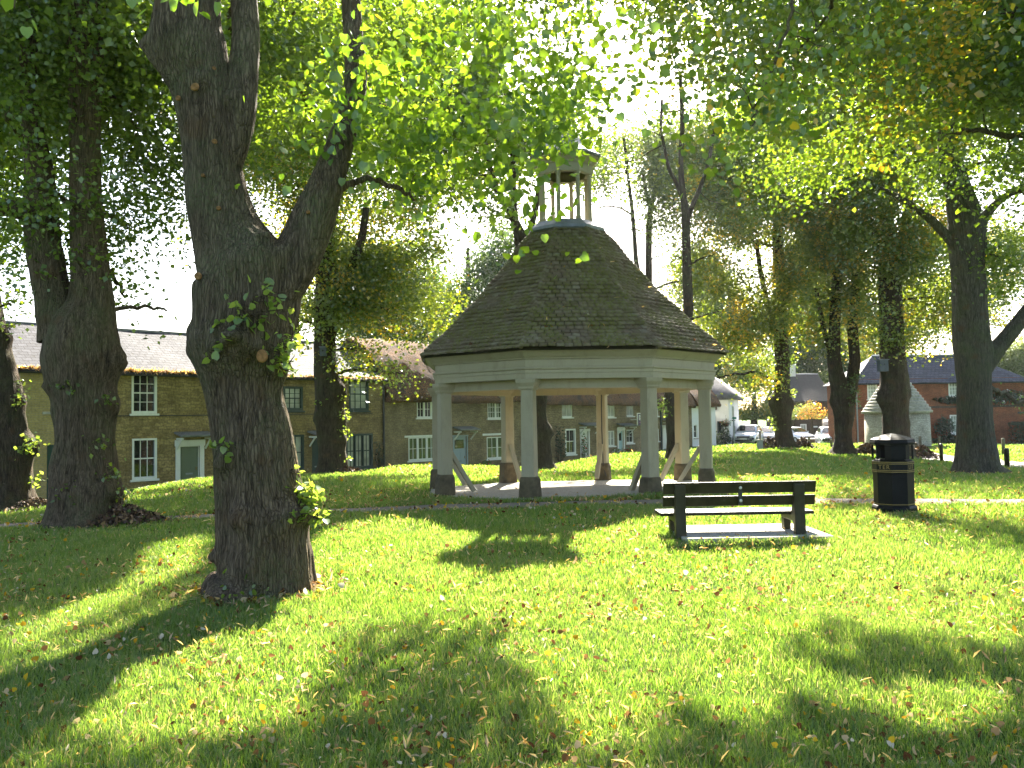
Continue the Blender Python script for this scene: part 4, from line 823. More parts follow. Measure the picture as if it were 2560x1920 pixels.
class Tree:
    def __init__(s, name, label, Y, stems, burls=(), seg=28, step=.16, rough=.03, bark=None, flare=.22, lean=None, sink=.25, seed=1, cat='tree', group='lime trees on the green'):
        s.Y, s.seed = Y, seed; s.nodes = []; s.nrad = []; V, F, b = [], [], 0; s.twigs = []
        st0 = stems[0]; base = at(st0[0][0], st0[0][1], Y); s.base = np.array([base[0], Y, gz(base[0], Y)])
        s.root = empty(name, s.base, 0, label, cat, group); bur = [(at(x, y, Y + dy), r, a) for x, y, dy, r, a in burls]
        for si, st in enumerate(stems):
            P = []; R = []
            for q in st:
                dY = q[3] if len(q) > 3 else 0
                P.append(at(q[0], q[1], Y + dY)); R.append(q[2] / 2 * mpp(Y + dY))
            P, R = np.array(P), np.array(R)
            if si == 0: P = np.vstack([P[0] + (P[0] - P[1]) * .0 + np.array([0, 0, -sink]), P]); R = np.r_[R[0] * 1.05, R]
            L = np.linalg.norm(np.diff(P, axis=0), axis=1).mean(); k = max(2, int(L / step)); C = crm(np.c_[P, R], k); P, R = C[:, :3], np.maximum(C[:, 3], .01)
            s.nodes.append(P[::max(1, len(P) // 25)]); s.nrad.append(R[::max(1, len(P) // 25)])
            sg = max(10, int(seg * min(1, R.max() / .45 + .15))); th = np.linspace(0, 2 * np.pi, sg, endpoint=False)
            T = np.gradient(P, axis=0); T /= np.linalg.norm(T, axis=1)[:, None]; A = np.where(np.abs(T[:, 1:2]) < .92, np.array([[0, 1., 0]]), np.array([[0, 0, 1.]])); u = np.cross(A, T); u /= np.linalg.norm(u, axis=1)[:, None]; v = np.cross(T, u)
            ct, sn = np.cos(th), np.sin(th); RR = np.repeat(R[:, None], sg, 1)
            zz = np.r_[0, np.cumsum(np.linalg.norm(np.diff(P, axis=0), axis=1))]
            if si == 0:
                fl = np.exp(-np.maximum(zz - sink, 0) / .40)[:, None]; RR = RR * (1 + flare * fl * (.6 * np.cos(5 * th + seed)[None] + .5 * np.cos(3 * th + 2 * seed)[None]))
            Q = P[:, None] + (u[:, None] * ct[None, :, None] + v[:, None] * sn[None, :, None]) * RR[..., None]
            # lumps, furrows
            nd = (Q - P[:, None]) / RR[..., None]; ang = np.broadcast_to(th[None], RR.shape)
            crd = np.stack([ct[None] * 1.6 + 0 * RR, sn[None] * 1.6 + 0 * RR, zz[:, None] * 1.0 + 0 * RR], -1)
            D = RR * .10 * vnoise(crd + seed * 7 + si * 3, seed) + RR * .05 * vnoise(crd * np.array([2.2, 2.2, 2.4]) + 5, seed)
            nf = max(5, int(R.max() * 40)); cf = np.stack([ct[None] * nf * .55 + 0 * RR, sn[None] * nf * .55 + 0 * RR, zz[:, None] * 2.2 + 0 * RR], -1)
            D += -rough * np.minimum(R[:, None] * 3, 1) * (1 - np.abs(vnoise(cf + seed, seed + 4))) ** 3 + rough * .5
            for c, r, a in bur:
                d = np.linalg.norm(Q - c, axis=2); D += a * np.exp(-(d / r) ** 2) * (1 + .5 * vnoise(Q * 9, seed + 9) + .25 * vnoise(Q * 24, seed + 8))
            Q = Q + nd * D[..., None]
            m = len(P); i = np.arange(m * sg).reshape(m, sg); j = np.roll(i, -1, 1); V.append(Q.reshape(-1, 3)); F.append(np.stack([i[:-1], i[1:], j[1:], j[:-1]], -1).reshape(-1, 4)[:, ::-1] + b); b += m * sg
        V = np.vstack(V) - s.base; s.trunk = np_mesh('trunk', V, [np.vstack(F)], bark or BARK, s.root, True); s.bark = bark or BARK
        s.N = np.vstack(s.nodes); s.NR = np.concatenate(s.nrad); s.L = []
    def crown(s, blobs, size, dens, mat, kind='far', cs=.42, per=46, keep=True, thr=-.06, droop=.35, flat=.5, name='crown', nsc=.95, limb=True):
        Ps = []
        for bl in blobs:
            c = at(bl[0], bl[1], bl[2]) if len(bl[3:]) == 3 else np.array(bl[:3], float); r = np.array(bl[3:6], float)
            vol = 4.19 * r.prod(); n = int(vol * dens / per) + 1
            if limb:                                            # a limb from the nearest stem to the heart of the clump
                cand = s.N; d = np.linalg.norm(cand - c, axis=1) + np.maximum(cand[:, 2] - c[2], 0) * 1.5 - np.minimum(s.NR, .3) * 3; k = int(np.argmin(d)); a = cand[k]; L = np.linalg.norm(c - a)
                if L > .6:
                    mid = (a + c) / 2 + np.array([0, 0, .12 * L]) + RNG.normal(size=3) * .06 * L; r0 = min(s.NR[k] * .55, .02 + .018 * L + .012 * r.max()); P = crm(np.array([a, mid, c, c + (c - mid) * .3 + np.array([0, 0, -.05])]), 6)
                    P[1:-1] += RNG.normal(size=(len(P) - 2, 3)) * .012 * L; rr = np.linspace(r0, r0 * .35, len(P)); s.L.append((P - s.base, rr)); s.N = np.vstack([s.N, P[4:]]); s.NR = np.r_[s.NR, rr[4:]]
            X = RNG.normal(size=(n * 2, 3)); X /= np.linalg.norm(X, axis=1)[:, None]; X = X * (RNG.random((n * 2, 1)) ** .45) * r + c
            X = X[vnoise(X * nsc + s.seed * 13.7, s.seed + 21) > thr][:n]
            if keep: X = X[sun_keep(X)]
            order = np.argsort(np.linalg.norm(X - c, axis=1)) if len(X) else []
            for i in order:
                x = X[i]; d = np.linalg.norm(s.N - x, axis=1); k = int(np.argmin(d)); a = s.N[k]; L = d[k]
                if L > .05:
                    m = (a + x) / 2 + np.array([0, 0, .08 * L]) + RNG.normal(size=3) * .08 * L; P = np.array([a, (a + m) / 2 + RNG.normal(size=3) * .02 * L, m, (m + x) / 2 + RNG.normal(size=3) * .03 * L, x]); r0 = min(s.NR[k] * .7, .005 + .009 * L) * (1 if kind == 'near' else 1.25)
                    rr = np.linspace(r0, r0 * .5, 5); s.L.append((P - s.base, rr)); s.N = np.vstack([s.N, P[3:]]); s.NR = np.r_[s.NR, rr[3:]]
            if not len(X): continue
            q = np.repeat(X, per, 0); o = RNG.normal(size=q.shape) * np.array([1, 1, .62]) * cs; P = q + o
            P[:, 2] -= .12 * cs * (o[:, 0] ** 2 + o[:, 1] ** 2) / cs ** 2
            if keep: P = P[sun_keep(P)]
            P = P[P[:, 2] > 1.1]; Ps.append(P)
        if Ps: P = np.vstack(Ps); leaves(name, P - s.base, size, mat, s.root, kind, droop, flat)
    def done(s):
        if s.L: V, F = tubes_np(s.L, 5); np_mesh('branches', V, [F], s.bark, s.root, True)
    def sprouts(s, spots, mat=None, size=.07, kind='far', name='sprout_leaves'):
        for px, py, dY, r, n in spots:
            c = at(px, py, s.Y + dY); P = c + RNG.normal(size=(n, 3)) * r * np.array([1, .8, .8]); tw = []
            for i in range(min(14, n // 2)): a = c + RNG.normal(size=3) * r * .3; tw.append((np.linspace(a, P[i], 4) - s.base, np.linspace(.006, .003, 4)))
            leaves(name, P - s.base, size, mat or LEAF_S, s.root, kind, .2, .45)
            V, F = tubes_np(tw, 4); np_mesh('sprout_twigs', V, [F], s.bark, s.root)

# ------------------------------------------------------------------ the trees
NEARB = dict(kind='near', size=.072, dens=620, cs=.26, per=26, droop=.6, flat=.35, thr=-.55, nsc=1.2)
T1 = Tree('lime_tree', 'large forked lime trunk nearest the viewer with burrs and leafy sprouts', 7.3,
          [[(655, 1484, 300), (662, 1440, 232), (662, 1380, 222), (658, 1300, 208), (645, 1200, 200), (630, 1100, 192), (612, 1010, 184), (602, 940, 196), (598, 880, 232), (605, 820, 236), (615, 750, 246), (612, 690, 235), (588, 630, 190), (560, 560, 160), (541, 490, 148), (528, 400, 134), (520, 310, 138), (506, 220, 150), (478, 130, 178), (470, 60, 164), (474, -40, 150), (480, -200, 130), (500, -420, 95), (510, -700, 60)],
           [(655, 770, 130), (715, 690, 120), (752, 620, 112), (785, 540, 102), (820, 450, 80), (850, 360, 64, .1), (880, 270, 56, .2), (890, 180, 52, .3), (882, 80, 44, .4), (878, -60, 40, .5), (900, -260, 30, .7)],
           [(572, 420, 60, -.02), (598, 340, 58, -.04), (605, 260, 68, -.05), (608, 180, 70, 0), (614, 90, 64, .05), (610, 0, 60, .1), (600, -150, 50, .2), (620, -330, 36, .4)], [(480, -150, 50), (330, -340, 40, -1), (150, -280, 30, -2.2), (70, -130, 16, -2.7)]],
          burls=[(738, 1268, -.05, .15, .15), (700, 1300, -.25, .14, .07), (705, 930, -.1, .12, .13), (500, 880, -.05, .17, .05), (590, 850, -.4, .2, .09), (500, 835, .0, .15, .03), (400, 120, 0, .16, .09), (590, 1295, -.38, .1, .07), (552, 1150, -.28, .1, .09), (612, 655, -.3, .12, .07), (580, 670, -.3, .08, .05), (676, 640, -.2, .12, .09), (640, 600, -.2, .1, .09), *[(random.uniform(480, 715), random.uniform(800, 930), random.uniform(-.45, -.2), random.uniform(.035, .075), random.uniform(.025, .05)) for _ in range(16)], *[(random.uniform(700, 770), random.uniform(1225, 1310), random.uniform(-.3, -.05), random.uniform(.03, .06), random.uniform(.02, .045)) for _ in range(8)], (585, 250, -.1, .07, .07), (545, 1390, -.1, .07, .06), (800, 480, -.1, .08, .04), (500, 190, -.3, .08, .05)],
          seg=140, step=.03, rough=.019, flare=.13, seed=3)
T1.crown([(1000, 260, 7.3, .75, .8, .6), (1210, 330, 7.6, .6, .7, .55), (1330, 330, 7.6, .30, .4, .40), (1390, 110, 7.4, .55, .5, .40), (1150, 90, 7.2, .6, .6, .3), (1010, 480, 7.5, .30, .3, .25), (1320, 430, 7.8, .24, .3, .34), (1290, 540, 7.9, .14, .2, .2), (1440, 260, 7.6, .25, .3, .3)], mat=LEAF_N, **NEARB)
T1.crown([(85, 15, 4.6, .12, .1, .05), (470, -5, 5.2, .08, .1, .04), (330, -60, 5, .3, .3, .06)], mat=LEAF_N, limb=False, **dict(NEARB, per=7, cs=.09, dens=900))
T1.crown([(800, 330, 16.5, 2.3, 1.8, 1.3), (1250, 220, 13.2, 1.6, 1.3, .9), (1050, 60, 14, 2.2, 1.8, 1.2), (560, 100, 12, 1.6, 1.3, 1.2), (760, 60, 12, 1.4, 1.2, 1.0), (1320, 40, 13, 1.0, 1., .6), (1050, 420, 15, 1.2, 1.1, .7)], 0.082, 377, LEAF_G, cs=.36, per=40)
T1.crown([(-3.2, 8.5, 8.5, 3.2, 2.8, 2., 0)], 0.101, 152, LEAF_G, per=40)
T1.sprouts([(765, 1240, -.15, .085, 120), (745, 1285, -.28, .07, 30), (730, 1180, -.1, .05, 14), (790, 1290, -.1, .05, 24), (640, 780, -.5, .12, 34), (705, 870, -.35, .10, 60), (555, 860, -.45, .08, 26), (660, 735, -.45, .09, 18), (560, 1120, -.4, .05, 14), (720, 910, -.25, .07, 40), (600, 800, -.5, .1, 20)], LEAF_S, .056, 'near')
for px, py, dy, r in [(487, 217, .30, .030), (536, 353, .27, .022), (507, 438, .28, .014), (546, 520, .29, .019), (655, 890, .46, .05), (495, 690, .36, .03), (770, 530, .2, .014), (445, 245, .25, .02), (535, 170, .26, .016)]:
    c_ = at(px, py, 7.3 - dy) - T1.base; mb_ = MB().lathe([(.0, -.035), (r * .95, -.02), (r * 1.15, .0), (r * .85, .012), (r * .3, .006), (0, .004)], 11); o_ = mb_.build('pruning_scar', m_plain('cut_wood', (.30, .15, .05), .9, 0, .5, 30, .6) if 'cut_wood' not in bpy.data.materials else bpy.data.materials['cut_wood'], T1.root, True); o_.location = c_; o_.rotation_euler = (R_(90), R_(random.uniform(0, 90)), 0); o_.scale = (1, random.uniform(.7, 1.3), 1)
T1.sprouts([(650, 1470, -.5, .10, 14), (580, 1480, -.45, .08, 8)], LEAF_G, .05, 'near'); T1.done()

T2 = Tree('lime_tree', 'lime tree at the left with two thick stems and burrs above a leafy mound', 13.3,
          [[(214, 1322, 215), (214, 1280, 172), (214, 1200, 150), (212, 1100, 138), (212, 1000, 144), (208, 900, 166), (212, 830, 160), (226, 760, 112), (224, 660, 88), (216, 540, 76), (214, 420, 68), (212, 300, 70), (214, 180, 78), (214, 60, 92), (216, -60, 84), (220, -240, 70), (230, -500, 50)],
           [(150, 850, 96), (136, 760, 88), (120, 680, 84), (108, 590, 80), (102, 500, 72), (98, 420, 64), (84, 330, 48), (72, 240, 38), (70, 150, 34), (80, 0, 30), (90, -180, 22)],
           [(110, 560, 46, -.1), (60, 530, 44, -.3), (0, 515, 40, -.5), (-80, 490, 34, -.8)]],
          burls=[(280, 905, 0, .22, .14), (283, 1010, -.05, .2, .12), (130, 900, 0, .2, .1), (140, 965, -.05, .14, .1), (290, 1230, -.1, .2, .18), (150, 1030, 0, .12, .1), (200, 1240, -.4, .2, .08)], seg=60, step=.09, seed=5, flare=.16)
T2.crown([(60, 110, 13, 2.0, 1.8, 1.2), (330, 300, 14.6, 1.2, 1.3, 1.1), (310, 560, 14.6, 1.1, 1.2, .8), (395, 770, 14, .42, .5, .5), (80, 470, 12.3, .8, .9, .5), (60, 640, 13.4, .6, .7, .35), (420, 90, 15, 1.5, 1.5, 1.1), (240, 450, 13, .7, .7, .45), (210, 640, 12.8, .55, .5, .3), (20, 300, 12.5, .8, .9, .7), (420, 470, 15, .7, .8, .7), (300, 720, 15, .7, .8, .5), (380, 400, 15, .9, .9, .9), (180, 250, 14, .9, .9, .8), (30, 560, 13, .7, .8, .5), (280, 150, 14, 1.0, 1.0, .8)], 0.082, 354, LEAF_G, cs=.34, per=40, thr=-.4)
T2.crown([(-8.5, 15, 9.5, 4.5, 4, 2.6, 0)], 0.125, 218, LEAF_G, cs=.6, per=46)
T2.sprouts([(165, 965, -.5, .1, 30), (270, 1000, -.4, .08, 20), (160, 1225, -.5, .12, 30), (280, 1185, -.4, .1, 26), (240, 1110, -.5, .1, 14), (300, 1240, -.3, .12, 22)], LEAF_G, .07); T2.done()

T3 = Tree('lime_tree', 'lime trunk cut by the left edge with sunlit sprouts up its side', 17.9,
          [[(36, 1285, 118), (32, 1230, 92), (28, 1150, 92), (16, 1050, 86), (4, 960, 82), (-16, 870, 76), (-34, 780, 72), (-50, 650, 66), (-60, 480, 58), (-60, 250, 50), (-50, 0, 42)]], burls=[(66, 1120, 0, .25, .2), (20, 840, 0, .2, .12), (40, 1000, 0, .2, .1)], seg=40, step=.12, bark=BARK_D, seed=8)
T3.crown([(-40, 280, 17, 2.4, 2, 2.2), (20, 760, 17.5, .55, .6, .45), (-60, 560, 17.5, 1.2, 1.2, 1)], 0.086, 564, LEAF_G, per=40)
T3.sprouts([(72, 1115, -.3, .13, 70), (50, 1000, -.2, .12, 40), (45, 960, -.2, .1, 20), (95, 1200, -.2, .1, 30), (20, 820, -.2, .12, 30)], LEAF_S, .085); T3.done()

T4 = Tree('lime_tree', 'slim lime tree with a small nest box in front of the dark window house', 27,
          [[(832, 1196, 104), (832, 1170, 76), (830, 1120, 66), (824, 1050, 66), (822, 985, 72), (814, 930, 58), (812, 870, 52), (814, 790, 52), (818, 710, 58), (815, 640, 44), (818, 560, 38), (816, 460, 34), (815, 340, 30), (818, 180, 26), (825, 0, 22), (830, -200, 16)],
           [(820, 740, 34), (846, 715, 30), (868, 690, 26), (885, 650, 22), (905, 590, 18), (915, 520, 14)], [(815, 690, 26), (790, 640, 22), (770, 580, 18), (755, 500, 15)]],
          burls=[(855, 1050, 0, .28, .12), (786, 1045, 0, .2, .12), (850, 980, 0, .3, .1), (862, 1100, 0, .2, .1)], seg=36, step=.16, bark=BARK_D, seed=11)
T4.crown([(885, 640, 27, 1.4, 1.5, 1.0), (950, 770, 27, 1.5, 1.4, 1.2), (760, 470, 27, 1.6, 1.6, 1.5), (900, 870, 26.5, .9, .9, .6), (1010, 860, 27.2, .9, .9, .6), (650, 300, 26, 2.3, 2.2, 2.), (680, 540, 26.5, 1.1, 1.2, 1.1), (640, 745, 26.5, .5, .6, .6), (1060, 620, 28, .9, 1., .5), (760, 800, 26, .45, .5, .7), (830, 760, 27, 1.0, 1.1, .9), (940, 640, 28, 1.2, 1.2, 1.0), (560, 560, 24, 1.0, 1.0, 1.1), (720, 640, 26, .9, .9, .9), (1000, 740, 28, 1.0, 1.0, .8), (1000, 520, 29, 1.3, 1.3, 1.0), (900, 470, 28, 1.3, 1.3, 1.1), (1080, 760, 30, 1.0, 1., .9), (990, 630, 29, 1.1, 1.1, .8), (620, 640, 25, .8, .8, .9), (1080, 830, 28.5, .9, .9, .8), (980, 930, 27, .7, .7, .35), (880, 760, 26.6, 1.1, 1.1, 1.0), (830, 600, 27.5, 1.2, 1.2, 1.0)], 0.098, 398, LEAF_Y, cs=.42, per=40)
T4.crown([(700, 200, 21, 1.8, 1.8, 1.6), (640, 430, 21, .9, 1., 1.1), (740, 20, 24, 3.0, 2.6, 2.2)], 0.081, 346, LEAF_Y, cs=.42, per=40); T4.crown([(-6, 27, 13, 4.5, 4, 3, 0)], .17, 44, LEAF_G, cs=.7, per=46)
T4.sprouts([(858, 1035, -.3, .14, 40), (862, 1080, -.3, .12, 26), (800, 1005, -.4, .1, 16), (855, 990, -.3, .12, 16), (868, 1145, -.2, .1, 10)], LEAF_S, .09); T4.done()

T5 = Tree('lime_tree', 'lime trunk seen through the shelter in front of the thatched cottages', 30,
          [[(1362, 1180, 64), (1360, 1160, 44), (1358, 1110, 36), (1356, 1080, 40), (1350, 1035, 30), (1350, 980, 36), (1346, 900, 34), (1344, 800, 32), (1335, 700, 30), (1318, 620, 26), (1300, 580, 22), (1275, 530, 18), (1245, 480, 14), (1225, 420, 12), (1210, 330, 10)],
           [(1312, 610, 16), (1335, 540, 14), (1350, 440, 12), (1350, 300, 10)], [(1345, 760, 18), (1300, 640, 15), (1285, 500, 13), (1280, 350, 11), (1260, 200, 9)]], burls=[(1375, 1080, 0, .22, .12)], seg=24, step=.2, bark=BARK_D, seed=13)
T5.crown([(1150, 160, 28, 3.2, 2.8, 2.3), (1300, 300, 29, 1.6, 1.8, 1.4), (1150, 420, 29, 1.4, 1.5, 1.1), (1240, 530, 29.5, .9, 1., .7), (950, 130, 29, 2.4, 2.2, 2.), (1030, 350, 29, 1.6, 1.6, 1.2)], 0.105, 429, LEAF_G, cs=.46, per=40); T5.crown([(-5, 33, 10, 2.6, 2.6, 2.0, 0), (-6.8, 31, 8, 2.0, 2, 1.5, 0), (-2, 36, 13.5, 3, 3, 2.2, 0)], .13, 70, LEAF_Y, cs=.5, per=40)
T5.crown([(-2, 30, 12, 4, 4, 2.6, 0), (1.5, 31, 14, 4, 4, 3, 0)], .17, 39, LEAF_G, cs=.7)
T5.done()
T6 = Tree('lime_tree', 'tall slender dark lime rising behind the right side of the shelter', 34,
          [[(1684, 1156, 46), (1681, 1120, 28), (1680, 1060, 29), (1676, 1000, 30), (1680, 930, 28), (1700, 860, 26), (1720, 787, 24), (1718, 700, 22), (1716, 620, 21), (1714, 540, 19), (1706, 470, 14), (1702, 400, 12), (1706, 300, 10), (1700, 180, 8)], [(1716, 560, 12), (1732, 510, 11), (1752, 465, 10), (1772, 400, 8), (1785, 320, 7)], [(1708, 500, 10), (1690, 455, 9), (1672, 420, 8), (1655, 340, 6)]], seg=22, step=.2, bark=BARK_D, seed=17)
T6.crown([(6.5, 35, 14.5, 4.5, 4, 3.2, 0)], .17, 34, LEAF_G, cs=.7, per=46)
T6.crown([(1700, 330, 34, 1.3, 1.3, 1.3), (1770, 470, 34, 1.2, 1.2, 1.5), (1770, 640, 34, 1.0, 1., 1.4), (1660, 240, 34, 1.2, 1.2, 1.), (1740, 200, 34, 1.6, 1.5, 1.3), (1790, 780, 34, .8, .8, 1.0), (1640, 90, 34, 1.6, 1.5, 1.2), (1690, 640, 33.6, .4, .4, .5)], 0.117, 139, LEAF_F, cs=.45, per=36)
T6.sprouts([(1658, 1012, -.2, .22, 60), (1668, 1035, -.3, .14, 24)], LEAF_S, .12); T6.done()
T11 = Tree('lime_tree', 'thin twin stemmed lime standing against the sky just right of the cupola', 44,
           [[(1622, 1125, 30), (1622, 1050, 20), (1622, 900, 18), (1622, 760, 17), (1622, 690, 17), (1622, 610, 15), (1624, 540, 14), (1634, 490, 11), (1645, 440, 9), (1650, 360, 7), (1655, 250, 6)], [(1622, 740, 12), (1602, 700, 12), (1590, 650, 11), (1586, 590, 10), (1580, 520, 9), (1570, 440, 7), (1560, 340, 5)], [(1628, 530, 9), (1615, 480, 8), (1606, 420, 6)]], seg=18, step=.3, bark=BARK_D, seed=19)
T11.crown([(8, 46, 17, 4, 4, 3.5, 0)], .17, 30, LEAF_G, cs=.7, per=46)
T11.crown([(1640, 430, 43, 1.9, 1.8, 1.5), (1555, 420, 43, 1.9, 1.8, 1.8), (1690, 420, 44, 1.8, 1.8, 1.5), (1600, 480, 45, 1.5, 1.5, 1.2), (1590, 560, 43, 1.5, 1.4, 1.0), (1610, 330, 43, 2.2, 2, 1.5), (1500, 520, 43, 1.0, 1., 1.5), (1650, 640, 43, .6, .6, 1.0), (1530, 270, 43, 1.8, 1.6, 1.3), (1690, 500, 43, 1.6, 1.5, 2.0), (1480, 430, 43, 1.2, 1.2, 1.3), (1720, 700, 43, 1.2, 1.2, 1.6)], 0.120, 164, LEAF_F, cs=.55, per=36, thr=.08, nsc=.6); T11.done()
T7 = Tree('lime_tree', 'lime trunk beside the parked silver cars with a ring of yellow leaf litter', 44,
          [[(1963, 1128, 78), (1961, 1105, 50), (1956, 1060, 42), (1954, 1010, 54), (1956, 970, 36), (1956, 900, 36), (1952, 820, 34), (1948, 700, 30), (1944, 560, 24), (1945, 400, 18), (1945, 200, 12)], [(1952, 860, 18), (1925, 780, 15), (1905, 700, 12), (1890, 600, 9)], [(1950, 800, 18), (1975, 700, 14), (1995, 600, 10)]], burls=[(1930, 1000, 0, .4, .15), (1980, 1010, 0, .3, .12)], seg=26, step=.25, bark=BARK_D, seed=23)
T7.crown([(9.8, 43, 15, 2.8, 2.8, 2.2, 0), (13, 46, 11, 2.8, 2.8, 2.2, 0)], .13, 60, LEAF_Y, cs=.5, per=40, thr=.08, nsc=.6)
T7.crown([(13.5, 45, 16, 5, 5, 4, 0)], .17, 30, LEAF_G, cs=.7, per=46)
T7.crown([(1830, 800, 44, 2.2, 2.5, 2.2), (1815, 940, 43, 1.2, 1.3, 1.2), (1900, 650, 44, 3.0, 2.8, 2.5), (1850, 520, 43, 2.2, 2.4, 2.0), (1975, 790, 43, 1.8, 1.7, 1.6), (1900, 380, 44, 2.8, 2.8, 2.6), (1900, 940, 43.2, 1.0, 1., 1.0), (1760, 680, 43, 1.8, 1.8, 2.0), (2000, 640, 43, 2.0, 2, 2), (1800, 400, 43, 2.2, 2.2, 2)], 0.133, 214, LEAF_Y, cs=.55, per=40, thr=.08, nsc=.6)
T7.crown([(1960, 1000, 43.4, .55, .4, .5), (1960, 900, 43.4, .4, .3, .6)], 0.101, 497, LEAF_G, cs=.25, per=20, limb=False)
T7.sprouts([(1932, 1050, -.3, .16, 30), (1935, 1070, -.3, .16, 24), (1978, 985, -.3, .2, 30)], LEAF_S, .13); T7.done()
T8 = Tree('lime_tree', 'ivy clad lime forking into two stems beside the parked white car', 38,
          [[(2108, 1142, 100), (2108, 1120, 56), (2108, 1080, 42), (2110, 1030, 52), (2104, 985, 50), (2094, 950, 40), (2086, 900, 32), (2086, 830, 28), (2090, 740, 25), (2094, 640, 22), (2090, 520, 17), (2085, 380, 13), (2080, 200, 9)], [(2118, 1010, 34), (2128, 960, 32), (2136, 900, 26), (2132, 820, 24), (2138, 740, 22), (2145, 640, 20), (2160, 520, 15), (2170, 380, 11)], [(2088, 890, 14), (2070, 860, 12), (2055, 800, 10), (2040, 720, 8)]], burls=[(2085, 1005, 0, .3, .12)], seg=26, step=.22, bark=BARK_D, seed=29)
T8.crown([(12.5, 36, 11, 2.8, 2.8, 2.2, 0), (10.5, 40, 13, 3, 3, 2.4, 0), (15.5, 34, 9.5, 2.2, 2.2, 1.8, 0)], .13, 70, LEAF_Y, cs=.5, per=40, thr=.08, nsc=.6)
T8.crown([(14.5, 38, 14.5, 4.5, 4.5, 3.5, 0)], .17, 34, LEAF_G, cs=.7, per=46)
T8.crown([(2080, 690, 38, 2.0, 2., 1.7), (2040, 560, 37, 2.2, 2., 1.8), (2180, 790, 37.5, .9, 1., .9), (2000, 440, 37, 2.3, 2.2, 1.8), (2130, 440, 37, 2.2, 2., 1.7), (2040, 830, 38, .9, .9, 1.1), (2110, 580, 38, 1.8, 1.8, 1.5), (2070, 320, 37, 2.2, 2, 1.8)], 0.125, 292, LEAF_Y, cs=.5, per=40, thr=.08, nsc=.6)
T8.crown([(2140, 900, 37.6, .22, .25, .9), (2128, 980, 37.6, .25, .25, .6), (2140, 800, 37.6, .25, .25, .7)], 0.094, 1392, LEAF_D, cs=.16, per=20, limb=False, keep=False, name='ivy'); T8.done()
T9 = Tree('lime_tree', 'dark burred lime trunk behind the litter bin with a nest box', 36,
          [[(2246, 1150, 108), (2244, 1120, 76), (2240, 1080, 64), (2238, 1030, 62), (2236, 990, 70), (2236, 940, 64), (2232, 870, 58), (2228, 800, 56), (2226, 730, 54), (2220, 640, 44), (2214, 540, 36), (2216, 420, 28), (2220, 250, 20), (2220, 60, 14)], [(2228, 720, 30), (2250, 640, 26), (2268, 540, 20), (2280, 420, 14)], [(2224, 700, 24), (2195, 620, 20), (2170, 540, 15), (2150, 440, 11)]], burls=[(2204, 995, 0, .35, .14), (2272, 985, 0, .3, .1), (2262, 1060, 0, .3, .08)], seg=32, step=.2, bark=BARK_D, seed=31)
T9.crown([(18, 36, 15, 4.5, 4.5, 3.5, 0)], .17, 34, LEAF_G, cs=.7, per=46)
T9.crown([(2335, 740, 36, 1.6, 1.6, 1.8), (2200, 620, 36, 2.0, 2., 1.6), (2285, 850, 35.4, .9, 1., .6), (2150, 470, 35, 2.2, 2., 1.7), (2250, 320, 35, 2.6, 2.4, 2.2), (2340, 560, 36, 1.5, 1.5, 1.4), (2210, 830, 35, .6, .6, .8), (2300, 640, 35, 1.5, 1.5, 1.4), (2180, 760, 35, .8, .8, .8)], 0.121, 322, LEAF_Y, cs=.48, per=40); T9.done()
T10 = Tree('lime_tree', 'tall smooth grey lime trunk near the right edge with a rising side limb', 23,
           [[(2450, 1196, 150), (2446, 1165, 104), (2442, 1110, 84), (2438, 1050, 79), (2436, 980, 80), (2434, 900, 84), (2428, 840, 82), (2424, 740, 80), (2418, 660, 78), (2416, 570, 84), (2396, 480, 62), (2376, 390, 52), (2368, 300, 48), (2362, 200, 44), (2362, 90, 40), (2364, -60, 36), (2370, -300, 26)], [(2440, 930, 60), (2478, 892, 44), (2505, 858, 38), (2532, 825, 35), (2562, 785, 32), (2610, 720, 28), (2640, 620, 22)], [(2425, 620, 40), (2452, 560, 28), (2480, 520, 20), (2515, 490, 15), (2560, 470, 11)], [(2410, 640, 30), (2365, 588, 22), (2325, 548, 19), (2288, 520, 16), (2250, 495, 13), (2200, 470, 10)]], burls=[(2405, 870, -.2, .12, .06), (2470, 870, 0, .2, .06)], seg=48, step=.14, bark=BARK_G, rough=.012, seed=37)
T10.crown([(2490, 640, 23, 1.0, 1.1, 1.1), (2525, 400, 22, 1.2, 1.2, 1.1), (2260, 240, 22, 1.6, 1.5, 1.3), (2460, 190, 23, 1.5, 1.5, 1.2), (2150, 150, 22, 1.5, 1.4, 1.2), (2545, 730, 23, .4, .5, .3), (2330, 430, 22, .8, .9, .7), (2010, 410, 19, 1.1, 1.1, .8), (2540, 1000, 26, .1, .1, .1)], 0.090, 546, LEAF_G, cs=.4, per=40)
T10.crown([(12, 22, 12, 4, 4, 2.5, 0)], .17, 51, LEAF_G, cs=.7, per=46); T10.done()
T12 = Tree('lime_tree', 'lime just outside the right edge whose branch tips hang across the upper right', 12,
           [[(2790, 1290, 150), (2790, 1200, 110), (2785, 1000, 100), (2780, 700, 92), (2770, 350, 84), (2770, 0, 70), (2780, -400, 50), (2790, -800, 30)], [(2775, 330, 50), (2680, 180, 46), (2600, 95, 44), (2530, 40, 40), (2470, 0, 34), (2380, -60, 28, -1), (2200, -100, 24, -2.2), (2000, -60, 20, -3.2)]], seg=32, step=.2, seed=41)
T12.crown([(1900, 250, 8.8, .55, .6, .45), (1730, 310, 8.4, .28, .35, .30), (2060, 120, 9, .5, .5, .35), (1640, 90, 8.4, .28, .3, .25), (1810, 400, 8.8, .2, .25, .25), (1610, 210, 8.4, .16, .2, .2)], mat=m_leaf('leaf_near_turning', (.06, .12, .01), (.14, .22, .02), .30, nscale=1.6, gloss=.05), **NEARB)
